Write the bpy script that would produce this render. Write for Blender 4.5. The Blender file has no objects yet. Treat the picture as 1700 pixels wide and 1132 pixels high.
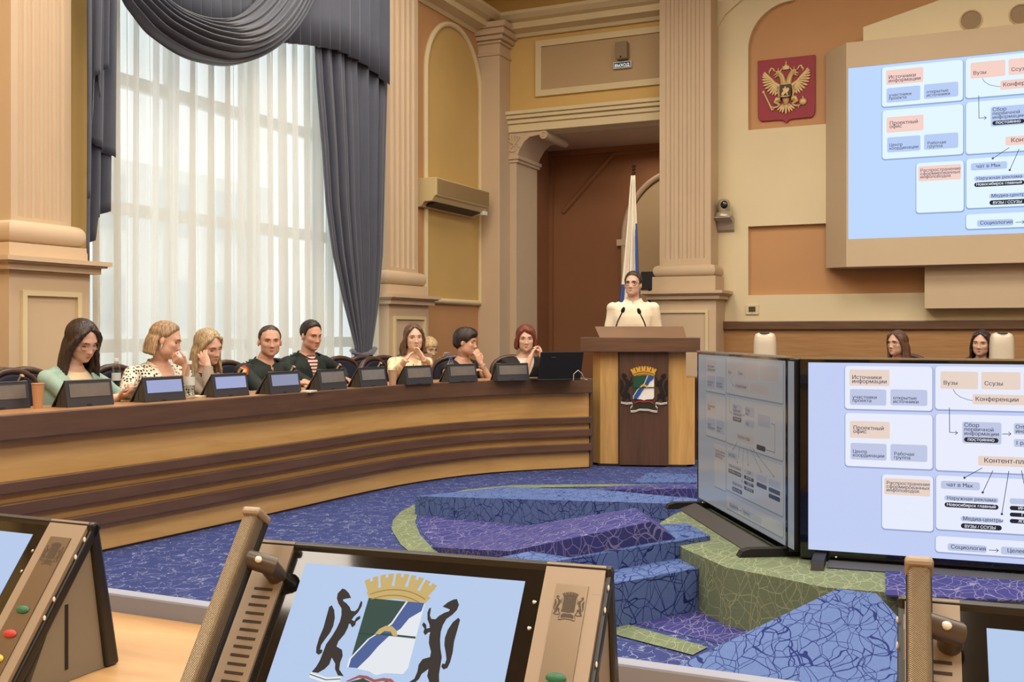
import bpy, bmesh, math, random
import numpy as np
from mathutils import Vector, Matrix, noise
PI = math.pi
C = bpy.context.scene.collection
random.seed(7)
V = Vector
# ------------------------------------------------------------------ camera model used to trace positions
TH = math.radians(24.5); FPX = 1733.0; HC = 1.22
cT, sT = math.cos(TH), math.sin(TH)
def dpx(px):
    u = (px-850)/FPX
    return (u*cT-sT, u*sT+cT)
def atZ(px, py, Z):
    a = dpx(px); return V((a[0]*Z, a[1]*Z, HC+(550-py)/FPX*Z))
def onz(px, py, z):
    return atZ(px, py, (HC-z)*FPX/(py-550))
def onX(px, py, X):
    return atZ(px, py, X/dpx(px)[0])
def onY(px, py, Y):
    return atZ(px, py, Y/dpx(px)[1])
def fX(px, Y): return Y*dpx(px)[0]/dpx(px)[1]          # room X of a pixel column on the plane Y
def fY(px, X): return X*dpx(px)[1]/dpx(px)[0]          # room Y of a pixel column on the plane X
def T(x=0, y=0, z=0): return Matrix.Translation((x, y, z))
def RZ(a): return Matrix.Rotation(a, 4, 'Z')
def RX(a): return Matrix.Rotation(a, 4, 'X')
def RY(a): return Matrix.Rotation(a, 4, 'Y')
def SC(x, y, z): return Matrix.Diagonal((x, y, z, 1))

# ------------------------------------------------------------------ mesh collector
class MB:
    def __init__(s): s.bm = bmesh.new(); s.mi = 0
    def v(s, p, M=None): return s.bm.verts.new(M @ V(p) if M else V(p))
    def f(s, vs):
        try:
            f = s.bm.faces.new(vs); f.material_index = s.mi; return f
        except ValueError: return None
    def box(s, x0, x1, y0, y1, z0, z1, M=None):
        P = [s.v(p, M) for p in ((x0,y0,z0),(x1,y0,z0),(x1,y1,z0),(x0,y1,z0),(x0,y0,z1),(x1,y0,z1),(x1,y1,z1),(x0,y1,z1))]
        for q in ((3,2,1,0),(4,5,6,7),(0,1,5,4),(1,2,6,5),(2,3,7,6),(3,0,4,7)): s.f([P[i] for i in q])
        return s
    def hexa(s, pts):
        P = [s.v(p) for p in pts]
        for q in ((3,2,1,0),(4,5,6,7),(0,1,5,4),(1,2,6,5),(2,3,7,6),(3,0,4,7)): s.f([P[i] for i in q])
        return s
    def prism(s, poly, z0, z1, M=None):
        a = [s.v((p[0], p[1], z0), M) for p in poly]; b = [s.v((p[0], p[1], z1), M) for p in poly]
        n = len(poly); s.f(a[::-1]); s.f(b)
        for i in range(n): s.f([a[i], a[(i+1)%n], b[(i+1)%n], b[i]])
        return s
    def flat(s, poly, z=0, M=None):
        s.f([s.v((p[0], p[1], z), M) for p in poly]); return s
    def lathe(s, prof, n=24, M=None):
        R = []
        for r, z in prof:
            R.append([s.v((max(r, 1e-4)*math.cos(2*PI*i/n), max(r, 1e-4)*math.sin(2*PI*i/n), z), M) for i in range(n)])
        for a, b in zip(R, R[1:]):
            for i in range(n): s.f([a[i], a[(i+1)%n], b[(i+1)%n], b[i]])
        s.f(R[0][::-1]); s.f(R[-1]); return s
    def loft(s, rings, cap=True, M=None, closed=True):
        R = [[s.v(p, M) for p in r] for r in rings]; n = len(R[0])
        for a, b in zip(R, R[1:]):
            for i in range(n if closed else n-1): s.f([a[i], a[(i+1)%n], b[(i+1)%n], b[i]])
        if cap: s.f(R[0][::-1]); s.f(R[-1])
        return s
    def tube(s, pts, rad, n=10, M=None, sq=1.0, up=None):
        pts = [V(p) for p in pts]; k = len(pts)
        if not hasattr(rad, '__len__'): rad = [rad]*k
        rings = []; u = None
        for i in range(k):
            t = (pts[min(i+1, k-1)]-pts[max(i-1, 0)]).normalized()
            if u is None:
                w = V(up) if up else (V((0,0,1)) if abs(t.z) < .9 else V((1,0,0)))
                u = (w - t*w.dot(t)).normalized()
            else:
                u = (u - t*u.dot(t)).normalized()
            w = t.cross(u)
            rings.append([pts[i]+(u*math.cos(2*PI*j/n)*sq+w*math.sin(2*PI*j/n))*rad[i] for j in range(n)])
        return s.loft(rings, True, M)
    def ell(s, c, r, nu=16, nv=12, M=None):
        rings = []
        for j in range(nv+1):
            a = -PI/2+PI*j/nv; a = max(-PI/2+.02, min(PI/2-.02, a))
            rings.append([(c[0]+r[0]*math.cos(a)*math.cos(2*PI*i/nu), c[1]+r[1]*math.cos(a)*math.sin(2*PI*i/nu), c[2]+r[2]*math.sin(a)) for i in range(nu)])
        return s.loft(rings, True, M)
    def grid(s, fn, nu, nv, M=None):
        P = [[s.v(fn(i/nu, j/nv), M) for j in range(nv+1)] for i in range(nu+1)]
        for i in range(nu):
            for j in range(nv): s.f([P[i][j], P[i+1][j], P[i+1][j+1], P[i][j+1]])
        return s
    def mesh(s, me, M=None, mi=None):
        n0 = len(s.bm.verts); vs = [s.v(v.co, M) for v in me.vertices]
        for p in me.polygons:
            f = s.f([vs[i] for i in p.vertices])
            if f and mi is not None: f.material_index = mi
        return s
    def build(s, name, mats, parent=None, smooth=None, M=None, bevel=0, loc=None, sub=0, solid=0, recalc=True):
        me = bpy.data.meshes.new(name)
        if recalc: bmesh.ops.recalc_face_normals(s.bm, faces=s.bm.faces)
        s.bm.to_mesh(me); s.bm.free()
        return link(name, me, mats, parent, smooth, M, bevel, loc, sub, solid)
def link(name, me, mats, parent=None, smooth=None, M=None, bevel=0, loc=None, sub=0, solid=0):
    o = bpy.data.objects.new(name, me); C.objects.link(o)
    for m in (mats if isinstance(mats, (list, tuple)) else [mats]): me.materials.append(m)
    if smooth is not None:
        me.polygons.foreach_set('use_smooth', [True]*len(me.polygons))
        if smooth < 179: me.set_sharp_from_angle(angle=math.radians(smooth))
    if parent: o.parent = parent
    if M: o.matrix_local = M
    if loc: o.location = loc
    if bevel:
        b = o.modifiers.new('bevel', 'BEVEL'); b.width = bevel; b.segments = 2; b.limit_method = 'ANGLE'; b.angle_limit = .7
    if solid:
        b = o.modifiers.new('solid', 'SOLIDIFY'); b.thickness = solid; b.offset = 0
    if sub:
        b = o.modifiers.new('sub', 'SUBSURF'); b.levels = sub; b.render_levels = sub
    return o
def tag(o, label, cat, group=None, kind=None):
    if label: o['label'] = label
    if cat: o['category'] = cat
    if group: o['group'] = group
    if kind: o['kind'] = kind
    return o
def thing(name, label, cat, loc=(0,0,0), rotz=0, group=None):
    o = bpy.data.objects.new(name, None); C.objects.link(o); o.empty_display_size = .1
    o.location = loc; o.rotation_euler = (0, 0, rotz)
    return tag(o, label, cat, group)
def struct(o, label=None):
    o['kind'] = 'structure'
    if label: o['label'] = label
    return o
def dup(root, loc, rotz, label=None):
    r = root.copy(); C.objects.link(r); r.location = loc; r.rotation_euler = (0, 0, rotz)
    if label: r['label'] = label
    for ch in list(root.children):
        c = ch.copy(); C.objects.link(c); c.parent = r
        for g in list(ch.children):
            d = g.copy(); C.objects.link(d); d.parent = c
    return r
def remesh(me, vox, smooth_it=2):
    o = bpy.data.objects.new('t', me); C.objects.link(o)
    m = o.modifiers.new('r', 'REMESH'); m.mode = 'VOXEL'; m.voxel_size = vox; m.adaptivity = 0
    if smooth_it:
        k = o.modifiers.new('s', 'SMOOTH'); k.iterations = smooth_it; k.factor = .5
    dg = bpy.context.evaluated_depsgraph_get(); dg.update()
    r = bpy.data.meshes.new_from_object(o.evaluated_get(dg))
    bpy.data.objects.remove(o); return r
_txt = {}
def text_mesh(t, bold=0.0):
    """outline text filled contour by contour (the font's glyphs have overlapping contours)"""
    if t in _txt: return _txt[t]
    from mathutils.geometry import delaunay_2d_cdt
    cu = bpy.data.curves.new('txt', 'FONT'); cu.body = t; cu.size = 1; cu.resolution_u = 3; cu.fill_mode = 'NONE'
    o = bpy.data.objects.new('txt', cu); C.objects.link(o)
    dg = bpy.context.evaluated_depsgraph_get(); dg.update()
    src = bpy.data.meshes.new_from_object(o.evaluated_get(dg)); bpy.data.objects.remove(o)
    nb = {}
    for e in src.edges:
        a, c = e.vertices; nb.setdefault(a, []).append(c)
    loops = []; seen = set()
    for v0 in range(len(src.vertices)):
        if v0 in seen: continue
        L_ = []; v = v0
        while v is not None and v not in seen:
            seen.add(v); L_.append(src.vertices[v].co.copy()); v = (nb.get(v) or [None])[0]
        if len(L_) > 2: loops.append(L_)
    P2, E2, BB = [], [], []
    for L_ in loops:
        b0 = len(P2); P2 += [V((p.x, p.y)) for p in L_]; n = len(L_); E2 += [(b0+k, b0+(k+1) % n) for k in range(n)]
        BB.append((min(p.x for p in L_), max(p.x for p in L_), min(p.y for p in L_), max(p.y for p in L_)))
    def wind(x, y):
        w = 0
        for L_, B in zip(loops, BB):
            if not (B[0] <= x <= B[1] and B[2] <= y <= B[3]): continue
            for a, c in zip(L_, L_[1:]+L_[:1]):
                if (a.y > y) != (c.y > y) and x < (c.x-a.x)*(y-a.y)/(c.y-a.y)+a.x: w += 1 if c.y > a.y else -1
        return w
    ov, oe, of = delaunay_2d_cdt(P2, E2, [], 0, 1e-6)[:3]
    vs = [(p.x, p.y, 0) for p in ov]; fs = []
    for t_ in of:
        cx = sum(ov[k].x for k in t_)/len(t_); cy = sum(ov[k].y for k in t_)/len(t_)
        if wind(cx, cy): fs.append(tuple(t_))
    me = bpy.data.meshes.new('txt'); me.from_pydata(vs, [], fs); _txt[t] = me
    return me
# ------------------------------------------------------------------ materials
def lin(c):
    return tuple(((x/255)/12.92 if x/255 <= .04045 else ((x/255+.055)/1.055)**2.4) for x in c)+(1,)
_m = {}
def mat(key, rgb, rough=.6, metal=0, var=.06, vs=6, bump=0, bs=60, spec=.4, coat=0, emit=0, trans=0, stretch=None):
    if key in _m: return _m[key]
    m = bpy.data.materials.new(key); m.use_nodes = True; nt = m.node_tree; N = nt.nodes; L = nt.links
    b = N['Principled BSDF']; col = lin(rgb)
    b.inputs['Roughness'].default_value = rough; b.inputs['Metallic'].default_value = metal
    b.inputs['Specular IOR Level'].default_value = spec; b.inputs['Coat Weight'].default_value = coat
    b.inputs['Base Color'].default_value = col
    if trans: b.inputs['Transmission Weight'].default_value = trans
    if emit: b.inputs['Emission Color'].default_value = col; b.inputs['Emission Strength'].default_value = emit
    if var or bump:
        tc = N.new('ShaderNodeTexCoord'); mp = N.new('ShaderNodeMapping'); L.new(tc.outputs['Object'], mp.inputs[0])
        if stretch: mp.inputs['Scale'].default_value = stretch
    if var:
        n = N.new('ShaderNodeTexNoise'); n.inputs['Scale'].default_value = vs; n.inputs['Detail'].default_value = 4; L.new(mp.outputs[0], n.inputs['Vector'])
        r = N.new('ShaderNodeValToRGB'); r.color_ramp.elements[0].position = .3; r.color_ramp.elements[1].position = .7
        r.color_ramp.elements[0].color = tuple(x*(1-var) for x in col[:3])+(1,); r.color_ramp.elements[1].color = tuple(min(1, x*(1+var)) for x in col[:3])+(1,)
        L.new(n.outputs['Fac'], r.inputs[0]); L.new(r.outputs[0], b.inputs['Base Color'])
    if bump:
        n2 = N.new('ShaderNodeTexNoise'); n2.inputs['Scale'].default_value = bs; L.new(mp.outputs[0], n2.inputs['Vector'])
        bp = N.new('ShaderNodeBump'); bp.inputs['Strength'].default_value = bump; bp.inputs['Distance'].default_value = .01
        L.new(n2.outputs['Fac'], bp.inputs['Height']); L.new(bp.outputs[0], b.inputs['Normal'])
    _m[key] = m; return m
def wood(key, a, c, scale=(1.2, 1.2, 14), rough=.4, coat=.15):
    if key in _m: return _m[key]
    m = bpy.data.materials.new(key); m.use_nodes = True; nt = m.node_tree; N = nt.nodes; L = nt.links; b = N['Principled BSDF']
    tc = N.new('ShaderNodeTexCoord'); mp = N.new('ShaderNodeMapping'); mp.inputs['Scale'].default_value = scale; L.new(tc.outputs['Object'], mp.inputs[0])
    n = N.new('ShaderNodeTexNoise'); n.inputs['Scale'].default_value = 3; n.inputs['Detail'].default_value = 6; n.inputs['Distortion'].default_value = .6; L.new(mp.outputs[0], n.inputs['Vector'])
    r = N.new('ShaderNodeValToRGB'); r.color_ramp.elements[0].position = .3; r.color_ramp.elements[1].position = .72
    r.color_ramp.elements[0].color = lin(a); r.color_ramp.elements[1].color = lin(c); L.new(n.outputs['Fac'], r.inputs[0]); L.new(r.outputs[0], b.inputs['Base Color'])
    b.inputs['Roughness'].default_value = rough; b.inputs['Coat Weight'].default_value = coat; b.inputs['Coat Roughness'].default_value = .25
    _m[key] = m; return m
def emis(key, rgb, s=1.0, gloss=False):
    if key in _m: return _m[key]
    m = bpy.data.materials.new(key); m.use_nodes = True; b = m.node_tree.nodes['Principled BSDF']
    b.inputs['Base Color'].default_value = (.01, .01, .01, 1); b.inputs['Roughness'].default_value = .12 if gloss else .5
    b.inputs['Specular IOR Level'].default_value = .5 if gloss else .1
    b.inputs['Emission Color'].default_value = lin(rgb); b.inputs['Emission Strength'].default_value = s
    _m[key] = m; return m
def carpet(key, base, line, sc=1.0, thr=.006, base2=None, leaf=False):
    if key in _m: return _m[key]
    m = bpy.data.materials.new(key); m.use_nodes = True; nt = m.node_tree; N = nt.nodes; L = nt.links; b = N['Principled BSDF']
    g = N.new('ShaderNodeNewGeometry'); src = g.outputs['Position']
    acc = None
    def math_(op, a, c=None, clamp=False):
        k = N.new('ShaderNodeMath'); k.operation = op; k.use_clamp = clamp
        for i, x in enumerate((a, c)):
            if x is None: continue
            if hasattr(x, 'is_linked'): L.new(x, k.inputs[i])
            else: k.inputs[i].default_value = x
        return k.outputs[0]
    dn = N.new('ShaderNodeTexNoise'); dn.inputs['Scale'].default_value = (5 if leaf else 9)*sc; dn.inputs['Detail'].default_value = 1; L.new(src, dn.inputs['Vector'])
    vm = N.new('ShaderNodeVectorMath'); vm.operation = 'SCALE'; vm.inputs['Scale'].default_value = (.10 if leaf else .16)/sc; L.new(dn.outputs['Color'], vm.inputs[0])
    va = N.new('ShaderNodeVectorMath'); va.operation = 'ADD'; L.new(src, va.inputs[0]); L.new(vm.outputs[0], va.inputs[1])
    for i, (rot, off, scl) in enumerate((((0,0,.5), 0, 1.0), ((.3,.2,1.7), 7.3, 1.15), ((.2,.5,2.7), 13.1, .9))[:3 if leaf else 2]):
        mp = N.new('ShaderNodeMapping'); mp.inputs['Location'].default_value = (off, off*1.3, off*.7); mp.inputs['Rotation'].default_value = rot
        mp.inputs['Scale'].default_value = (1.7, .75, 1.1) if leaf else (1.1, .8, 1); L.new(va.outputs[0], mp.inputs[0])
        v = N.new('ShaderNodeTexVoronoi'); v.feature = 'DISTANCE_TO_EDGE'; v.inputs['Scale'].default_value = (5.2 if leaf else 8.5)*sc*scl; L.new(mp.outputs[0], v.inputs['Vector'])
        hit = math_('LESS_THAN', v.outputs['Distance'], thr); acc = hit if acc is None else math_('MAXIMUM', acc, hit)
    if not leaf:                                            # broken lines: only part of the network is drawn
        bk = N.new('ShaderNodeTexNoise'); bk.inputs['Scale'].default_value = 11*sc; L.new(src, bk.inputs['Vector']); acc = math_('MULTIPLY', acc, math_('GREATER_THAN', bk.outputs['Fac'], .46))
    nz = N.new('ShaderNodeTexNoise'); nz.inputs['Scale'].default_value = 90; nz.inputs['Detail'].default_value = 3; L.new(src, nz.inputs['Vector'])
    mx0 = N.new('ShaderNodeMixRGB'); mx0.inputs[1].default_value = lin(base); mx0.inputs[2].default_value = lin(base2 or tuple(x*.8 for x in base)); L.new(nz.outputs['Fac'], mx0.inputs[0])
    mx = N.new('ShaderNodeMixRGB'); L.new(acc, mx.inputs[0]); L.new(mx0.outputs[0], mx.inputs[1]); mx.inputs[2].default_value = lin(line)
    L.new(mx.outputs[0], b.inputs['Base Color']); b.inputs['Roughness'].default_value = .95; b.inputs['Specular IOR Level'].default_value = .05
    bp = N.new('ShaderNodeBump'); bp.inputs['Strength'].default_value = .35; bp.inputs['Distance'].default_value = .004; L.new(nz.outputs['Fac'], bp.inputs['Height']); L.new(bp.outputs[0], b.inputs['Normal'])
    _m[key] = m; return m
CREAM = mat('cream_plaster', (204,182,148), .7, var=.03, vs=1.5)
CREAM2 = mat('pale_plaster', (216,200,160), .7, var=.03, vs=1.5)
STONE = mat('beige_column_plaster', (200,177,148), .65, var=.03, vs=2)
YEL = mat('ochre_wall', (208,174,108), .75, var=.04, vs=1.2)
ORA = mat('terracotta_wall', (192,146,102), .75, var=.04, vs=1.2)
BRN = mat('brown_wall', (140,94,62), .75, var=.05, vs=1.2)
NICHE = mat('niche_wall', (204,172,108), .75, var=.04, vs=1.2)
TANP = mat('tan_panel', (182,156,118), .7, var=.03, vs=1.5)
WHITEW = mat('off_white_wall', (220,206,170), .75, var=.03, vs=1.2)
BOXM = mat('beige_screen_surround', (200,180,150), .6, var=.02, vs=2)
OAK = wood('oak_veneer', (190,148,86), (212,172,108), (.8, .8, 9))
OAKV = wood('oak_veneer_upright', (190,148,86), (212,172,108), (9, 9, .8))
DKW = wood('dark_wood', (84,60,46), (108,78,58), (1, 1, 12), .35, .2)
DKV = wood('dark_wood_upright', (76,52,40), (94,66,50), (9, 9, .8), .4, .15)
WAIN = wood('wainscot_oak', (156,114,70), (176,134,88), (1, 1, 16), .45, .1)
BLACK = mat('black_plastic', (22,22,24), .35, var=0, spec=.5)
BLACKM = mat('black_matt', (24,24,26), .6, var=0)
GREYP = mat('grey_plastic', (60,60,66), .45, var=0)
TANM = mat('champagne_plastic', (150,135,117), .4, metal=.15, var=0)
TANF = mat('champagne_matt', (128,122,112), .45, var=0)
BRS = mat('brushed_brown_plate', (118,102,84), .3, metal=.6, var=0)
CHROME = mat('bright_metal', (200,200,200), .2, metal=1, var=0)
GLOSSK = mat('black_glass', (10,11,13), .06, var=0, spec=.6, coat=.3)
WHITE = mat('white_paint', (235,235,230), .5, var=0)
GOLD = mat('gold_relief', (206,178,122), .45, metal=.15, var=.1, vs=40)
# ================================================================== ROOM SHELL
XL = -6.2; YF = 12.8
def sbox(name, x0, x1, y0, y1, z0, z1, m, label=None, bevel=0):
    b = MB(); b.box(x0, x1, y0, y1, z0, z1); return struct(b.build(name, m, bevel=bevel), label)
wy0, wy1 = fY(149, XL), fY(628, XL)+.05
b = MB()
b.box(XL-.3, XL, -4, wy0, 0, 6); b.box(XL-.3, XL, wy1, YF+.4, 0, 6); b.box(XL-.3, XL, wy0, wy1, 0, .35); b.box(XL-.3, XL, wy0, wy1, 5.6, 6)
struct(b.build('wall_left', YEL))
# far bay of the left wall: terracotta slab with arched niche panel
yb0 = fY(694, XL+.03)
b = MB(); b.box(XL, XL+.03, yb0, YF, 0, 5.4); struct(b.build('wall_left_far_bay', ORA))
nl, nr = fY(704, XL+.04), fY(797, XL+.04); nb = onX(750, 503.5, XL+.04).z; nm = (nl+nr)/2; nR = (nr-nl)/2; nt = onX(739, 33, XL+.04).z-nR
def archpts(c, R, zb, zs, n=28, kz=1.0):
    return [(c-R, zb)]+[(c-R*math.cos(PI*i/n), zs+R*kz*math.sin(PI*i/n)) for i in range(n+1)]+[(c+R, zb)]
b = MB(); M = Matrix(((0,0,1,0),(1,0,0,0),(0,1,0,0),(0,0,0,1)))      # (y,z,depth) -> world
b.prism(archpts(nm, nR-.03, nb+.03, nt), XL+.03, XL+.04, M); struct(b.build('trim_1', NICHE), 'ochre arched niche panel')
pts = archpts(nm, nR-.02, nb+.02, nt)
b = MB(); b.tube([(XL+.05, p[0], p[1]) for p in pts], .036, 8); b.tube([(XL+.05, pts[0][0]-.03, pts[0][1]), (XL+.05, pts[-1][0]+.03, pts[-1][1])], .036, 8)
struct(b.build('trim_2', CREAM2, smooth=60), 'cream moulding around the arched niche')
def rframe(b, x0, x1, z0, z1, w, ya, yb_, M=None):
    A = [(x0,z0),(x1,z0),(x1,z1),(x0,z1)]; I = [(x0+w,z0+w),(x1-w,z0+w),(x1-w,z1-w),(x0+w,z1-w)]
    vo = [b.v((x,ya,z),M) for x,z in A]; vf = [b.v((x,yb_,z),M) for x,z in A]; wi = [b.v((x,yb_,z),M) for x,z in I]; wb = [b.v((x,ya,z),M) for x,z in I]
    for i in range(4):
        j = (i+1)%4; b.f([vo[i],vo[j],vf[j],vf[i]]); b.f([vf[i],vf[j],wi[j],wi[i]]); b.f([wi[i],wi[j],wb[j],wb[i]])
# cornices
prof = [(0,5.15),(.05,5.15),(.08,5.19),(.2,5.22),(.22,5.22),(.22,5.30),(.30,5.32),(.37,5.37),(.38,5.41),(0,5.41)]
b = MB(); b.loft([[(XL+o, y if y < 5 else YF-.0-o, z) for o, z in prof] for y in (-4, YF)]); struct(b.build('cornice_left', CREAM2))
x2c = fX(1181, YF); b = MB(); b.loft([[((XL+o if k == 0 else x2c), YF-o, z) for o, z in prof] for k in (0, 1)]); struct(b.build('cornice_front', CREAM2))
# corner pillars
xa = fX(829, 12.45); xb = fX(844.5, YF); xc = fX(858, YF); zE0 = onY(845, 222, YF).z; zE1 = onY(845, 189, YF).z
b = MB(); b.box(XL, xa, 12.45, YF, 0, 5.28)
for k, (o, z0, z1) in enumerate(((.02, 4.86, 4.9), (.03, 5.02, 5.06), (.07, 5.06, 5.12), (.11, 5.12, 5.2), (.14, 5.2, 5.28))): b.box(XL, xa+o, 12.45-o, YF, z0, z1)
struct(b.build('corner_pillar', STONE, bevel=.012))
b = MB(); b.box(xb-.02, xc, YF-.02, 13.5, 0, zE0)
b.box(xb-.05, xc+.05, YF-.06, 13.55, zE0-.36, zE0-.31); b.box(xb-.04, xc+.03, YF-.04, 13.53, zE0-.40, zE0-.36)
struct(b.build('door_pillar', STONE, bevel=.008))
# scroll corbel over the pillar
def spiral(cx, cz, R, turns, a0, d=1, n=40):
    return [(cx+R*(1-.85*i/n)*math.cos(a0+d*turns*2*PI*i/n), cz+R*(1-.85*i/n)*math.sin(a0+d*turns*2*PI*i/n)) for i in range(n+1)]
xo = fX(906, YF-.04); b = MB()
MX = Matrix(((1,0,0,0),(0,0,1,0),(0,1,0,0),(0,0,0,1)))               # (x,z,depth) -> world
cp = [(xb-.02, zE0-.31), (xc+.02, zE0-.31), (xc+.05, zE0-.24), (xc+.12, zE0-.13), (xc+.2, zE0-.07), (xo-.04, zE0-.045), (xo, zE0-.03), (xo, zE0), (xb-.02, zE0)]
b.prism(cp, YF-.03, 13.5, MX)
b.prism([(xo-.03+.055*math.cos(t*PI/9), zE0-.06+.055*math.sin(t*PI/9)) for t in range(18)], YF-.05, 13.52, MX)
b.tube([(x, YF-.035, z) for x, z in spiral(xb+.08, zE0-.2, .085, 1.6, 0)], .013, 6)
b.tube([(x, YF-.055, z) for x, z in spiral(xo-.03, zE0-.06, .045, 1.3, 0)], .009, 6)
for k in range(5):
    a = math.radians(55+k*22); b.tube([(xc-.02, YF-.035, zE0-.16), (xc-.02+.13*math.cos(a), YF-.04, zE0-.16+.12*math.sin(a))], [.012, .02], 6)
struct(b.build('trim_3', STONE, smooth=40), 'carved scroll corbel under the lintel')
# entablature wall above the passage
x2 = fX(1181, YF)
b = MB(); b.box(xb-.02, x2, YF, 13.1, zE1, 6); b.box(XL-.3, xb-.021, YF+.001, 13.1, 0, 6); struct(b.build('wall_front_lintel', YEL))
b = MB(); b.box(xb-.03, x2, YF-.06, 13.15, zE0, zE1-.16); b.box(xb-.03, x2, YF-.09, YF+.1, zE1-.16, zE1-.1); b.box(xb-.03, x2, YF-.13, YF+.1, zE1-.1, zE1-.05); b.box(xb-.03, x2, YF-.16, YF+.1, zE1-.05, zE1)
b.box(xb-.03, x2, YF-.075, YF, zE0+.16, zE0+.175)
struct(b.build('trim_4', CREAM2, bevel=.008), 'cream lintel mouldings over the passage')
px0 = fX(890, YF-.02); pz0, pz1 = onY(890, 161, YF-.02).z, onY(890, 69, YF-.02).z; px1 = -3.2
b = MB(); b.box(px0+.06, px1, YF-.015, YF, pz0+.06, pz1-.06); struct(b.build('trim_5', TANP), 'tan sunken panel over the passage')
b = MB()
rframe(b, px0, px1, pz0, pz1, .08, YF, YF-.045)
struct(b.build('trim_6', CREAM2), 'cream frame of the panel over the passage')
# passage alcove
xj = xc-.14; yk = 14.3
b = MB(); b.box(xj-.3, xj, 13.5, yk+.2, 0, zE0+.3); struct(b.build('wall_alcove_left', BRN))
b = MB(); b.box(xj-.3, -1.5, yk, yk+.2, 0, zE0+.3); struct(b.build('wall_alcove_back', BRN))
b = MB(); b.box(xj-.3, -1.5, 13.1, yk+.2, zE0-.01, zE0+.3); struct(b.build('ceiling_alcove', STONE))
b = MB(); b.box(xj, xj+.06, yk-.05, yk, 0, zE0); b.box(xj+.06, -2, yk-.05, yk, zE0-.09, zE0)
q = [onY(935, 352, yk-.03), onY(1018, 256, yk-.03), onY(1130, 244, yk-.03)]
for a, c in zip(q, q[1:]): b.tube([a, c], .03, 6)
struct(b.build('trim_7', BRN), 'brown mouldings on the alcove back wall')
ac = fX(1128, yk-.02); aR = ac-fX(1036, yk-.02); az = onY(1035, 398, yk).z
b = MB(); b.prism(archpts(ac, aR-.05, 0, az, kz=1.15), yk-.02, yk, MX); struct(b.build('door_1', TANP), 'tan arched door recess in the alcove')
b = MB(); b.tube([(p[0], yk-.03, p[1]) for p in archpts(ac, aR, 0, az, kz=1.15)], .06, 8, sq=.7); b.box(ac-aR-.09, ac-aR+.07, yk-.09, yk, az-.09, az); struct(b.build('trim_8', STONE, smooth=50), 'stone frame of the arched recess')
# fluted pilasters
def pilaster(name, M, w, dep, zf, zt0, zt1, zl0, zl1, ztop, nf=5, wp=None, panel=True):
    b = MB(); h = w/2; P = [(-h, 0), (-h, -dep)]; m_ = .09*w; g = (w-2*m_)/nf
    for k in range(nf):
        c = -h+m_+g*(k+.5); r = g*.33
        P += [(c+r*math.cos(PI-PI*i/8), -dep+r*.75*math.sin(PI*i/8)) for i in range(9)]
    P += [(h, -dep), (h, 0)]
    b.prism(P, zf, ztop, M); b.box(-h, h, -dep, 0, zt1, zf, M)
    tr = (zt1-zt0)/2; tz = (zt1+zt0)/2
    rings = []
    for i in range(9):
        a = -PI/2+PI*i/8; o = tr*.75*math.cos(a)+.015; z = tz+tr*math.sin(a)
        rings.append([(-h-o, 0, z), (-h-o, -dep-o, z), (h+o, -dep-o, z), (h+o, 0, z)])
    b.loft(rings, True, M)
    o = tr*.75+.02; b.box(-h-o, h+o, -dep-o, 0, zl1, zt0, M)
    wp = h+o+.01
    n = 3; dz = (zl1-zl0)
    b.box(-wp-.10, wp+.10, -dep-o-.12, 0, zl1-dz*.35, zl1, M); b.box(-wp-.08, wp+.08, -dep-o-.095, 0, zl1-dz*.5, zl1-dz*.35, M); b.box(-wp-.05, wp+.05, -dep-o-.065, 0, zl0, zl1-dz*.5, M)
    b.box(-wp, wp, -dep-o-.01, 0, 0, zl0, M)
    yy = -dep-o-.01; f0 = -wp+.09; f1 = wp-.09; zt = zl0-.13
    b.mi = 1
    rframe(b, f0, f1, .2, zt, .035, yy, yy-.022, M)
    return struct(b.build(name, [STONE, CREAM2], smooth=35))
def zY(y, px, Y): return onY(px, y, Y).z
Yc = 12.42
pilaster('fluted_column', T((fX(1095, Yc)+fX(1180, Yc))/2, YF, 0), fX(1180, Yc)-fX(1095, Yc), YF-Yc, *[zY(y, 1138, Yc) for y in (429, 459, 440, 497, 483)], 5.3)
XP = XL+.22
def zX(y, px, X): return onX(px, y, X).z
y0, y1 = fY(641, XP), fY(694, XP)
pilaster('pilaster_far', T(XL, (y0+y1)/2, 0) @ RZ(PI/2), y1-y0, .22, *[zX(y, 668, XP) for y in (445, 474, 451, 506, 490)], 5.3)
y0, y1 = fY(18, XP+.15), fY(118, XP+.15)
pilaster('pilaster_near', T(XL, (y0+y1)/2, 0) @ RZ(PI/2), y1-y0, .37, *[zX(y, 70, XP+.15) for y in (364, 408, 371, 452, 431)], 5.3, nf=6)
# ---------------------------------------------------------------- front wall right of the column
YW = YF; YR = YF+.07
b = MB(); b.box(x2, 7.3, YR, YR+.3, 0, 6); struct(b.build('wall_front', ORA))
xo0 = fX(1242, YW); zo0, zo1 = onY(1242, 216, YW).z, onY(1242, 82, YW).z
pA = onY(1320, 0, YW); dx, dz = pA.x-xo0, pA.z-zo1; RA = (dx*dx+dz*dz)/(2*dx)
zl0, zl1 = onY(1240, 490, YW).z, onY(1240, 376, YW).z
b = MB()
arc = [(xo0+RA-RA*math.cos(PI/2*i/16), zo1+RA*math.sin(PI/2*i/16)) for i in range(17)]
b.prism([(x2, 1.2), (xo0, 1.2), (xo0, zl0), (xo0, zl1), (xo0, zo0), (xo0, zo1)]+arc[1:]+[(arc[-1][0], 5.75), (x2, 5.75)], YW, YR, MX)
b.prism([(xo0, zo0), (xo0, zl1), (0.5, zl1), (.5, zo0)], YW, YR, MX)
b.prism([(xo0, 1.2), (7.3, 1.2), (7.3, zl0), (xo0, zl0)], YW, YR, MX)
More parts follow.
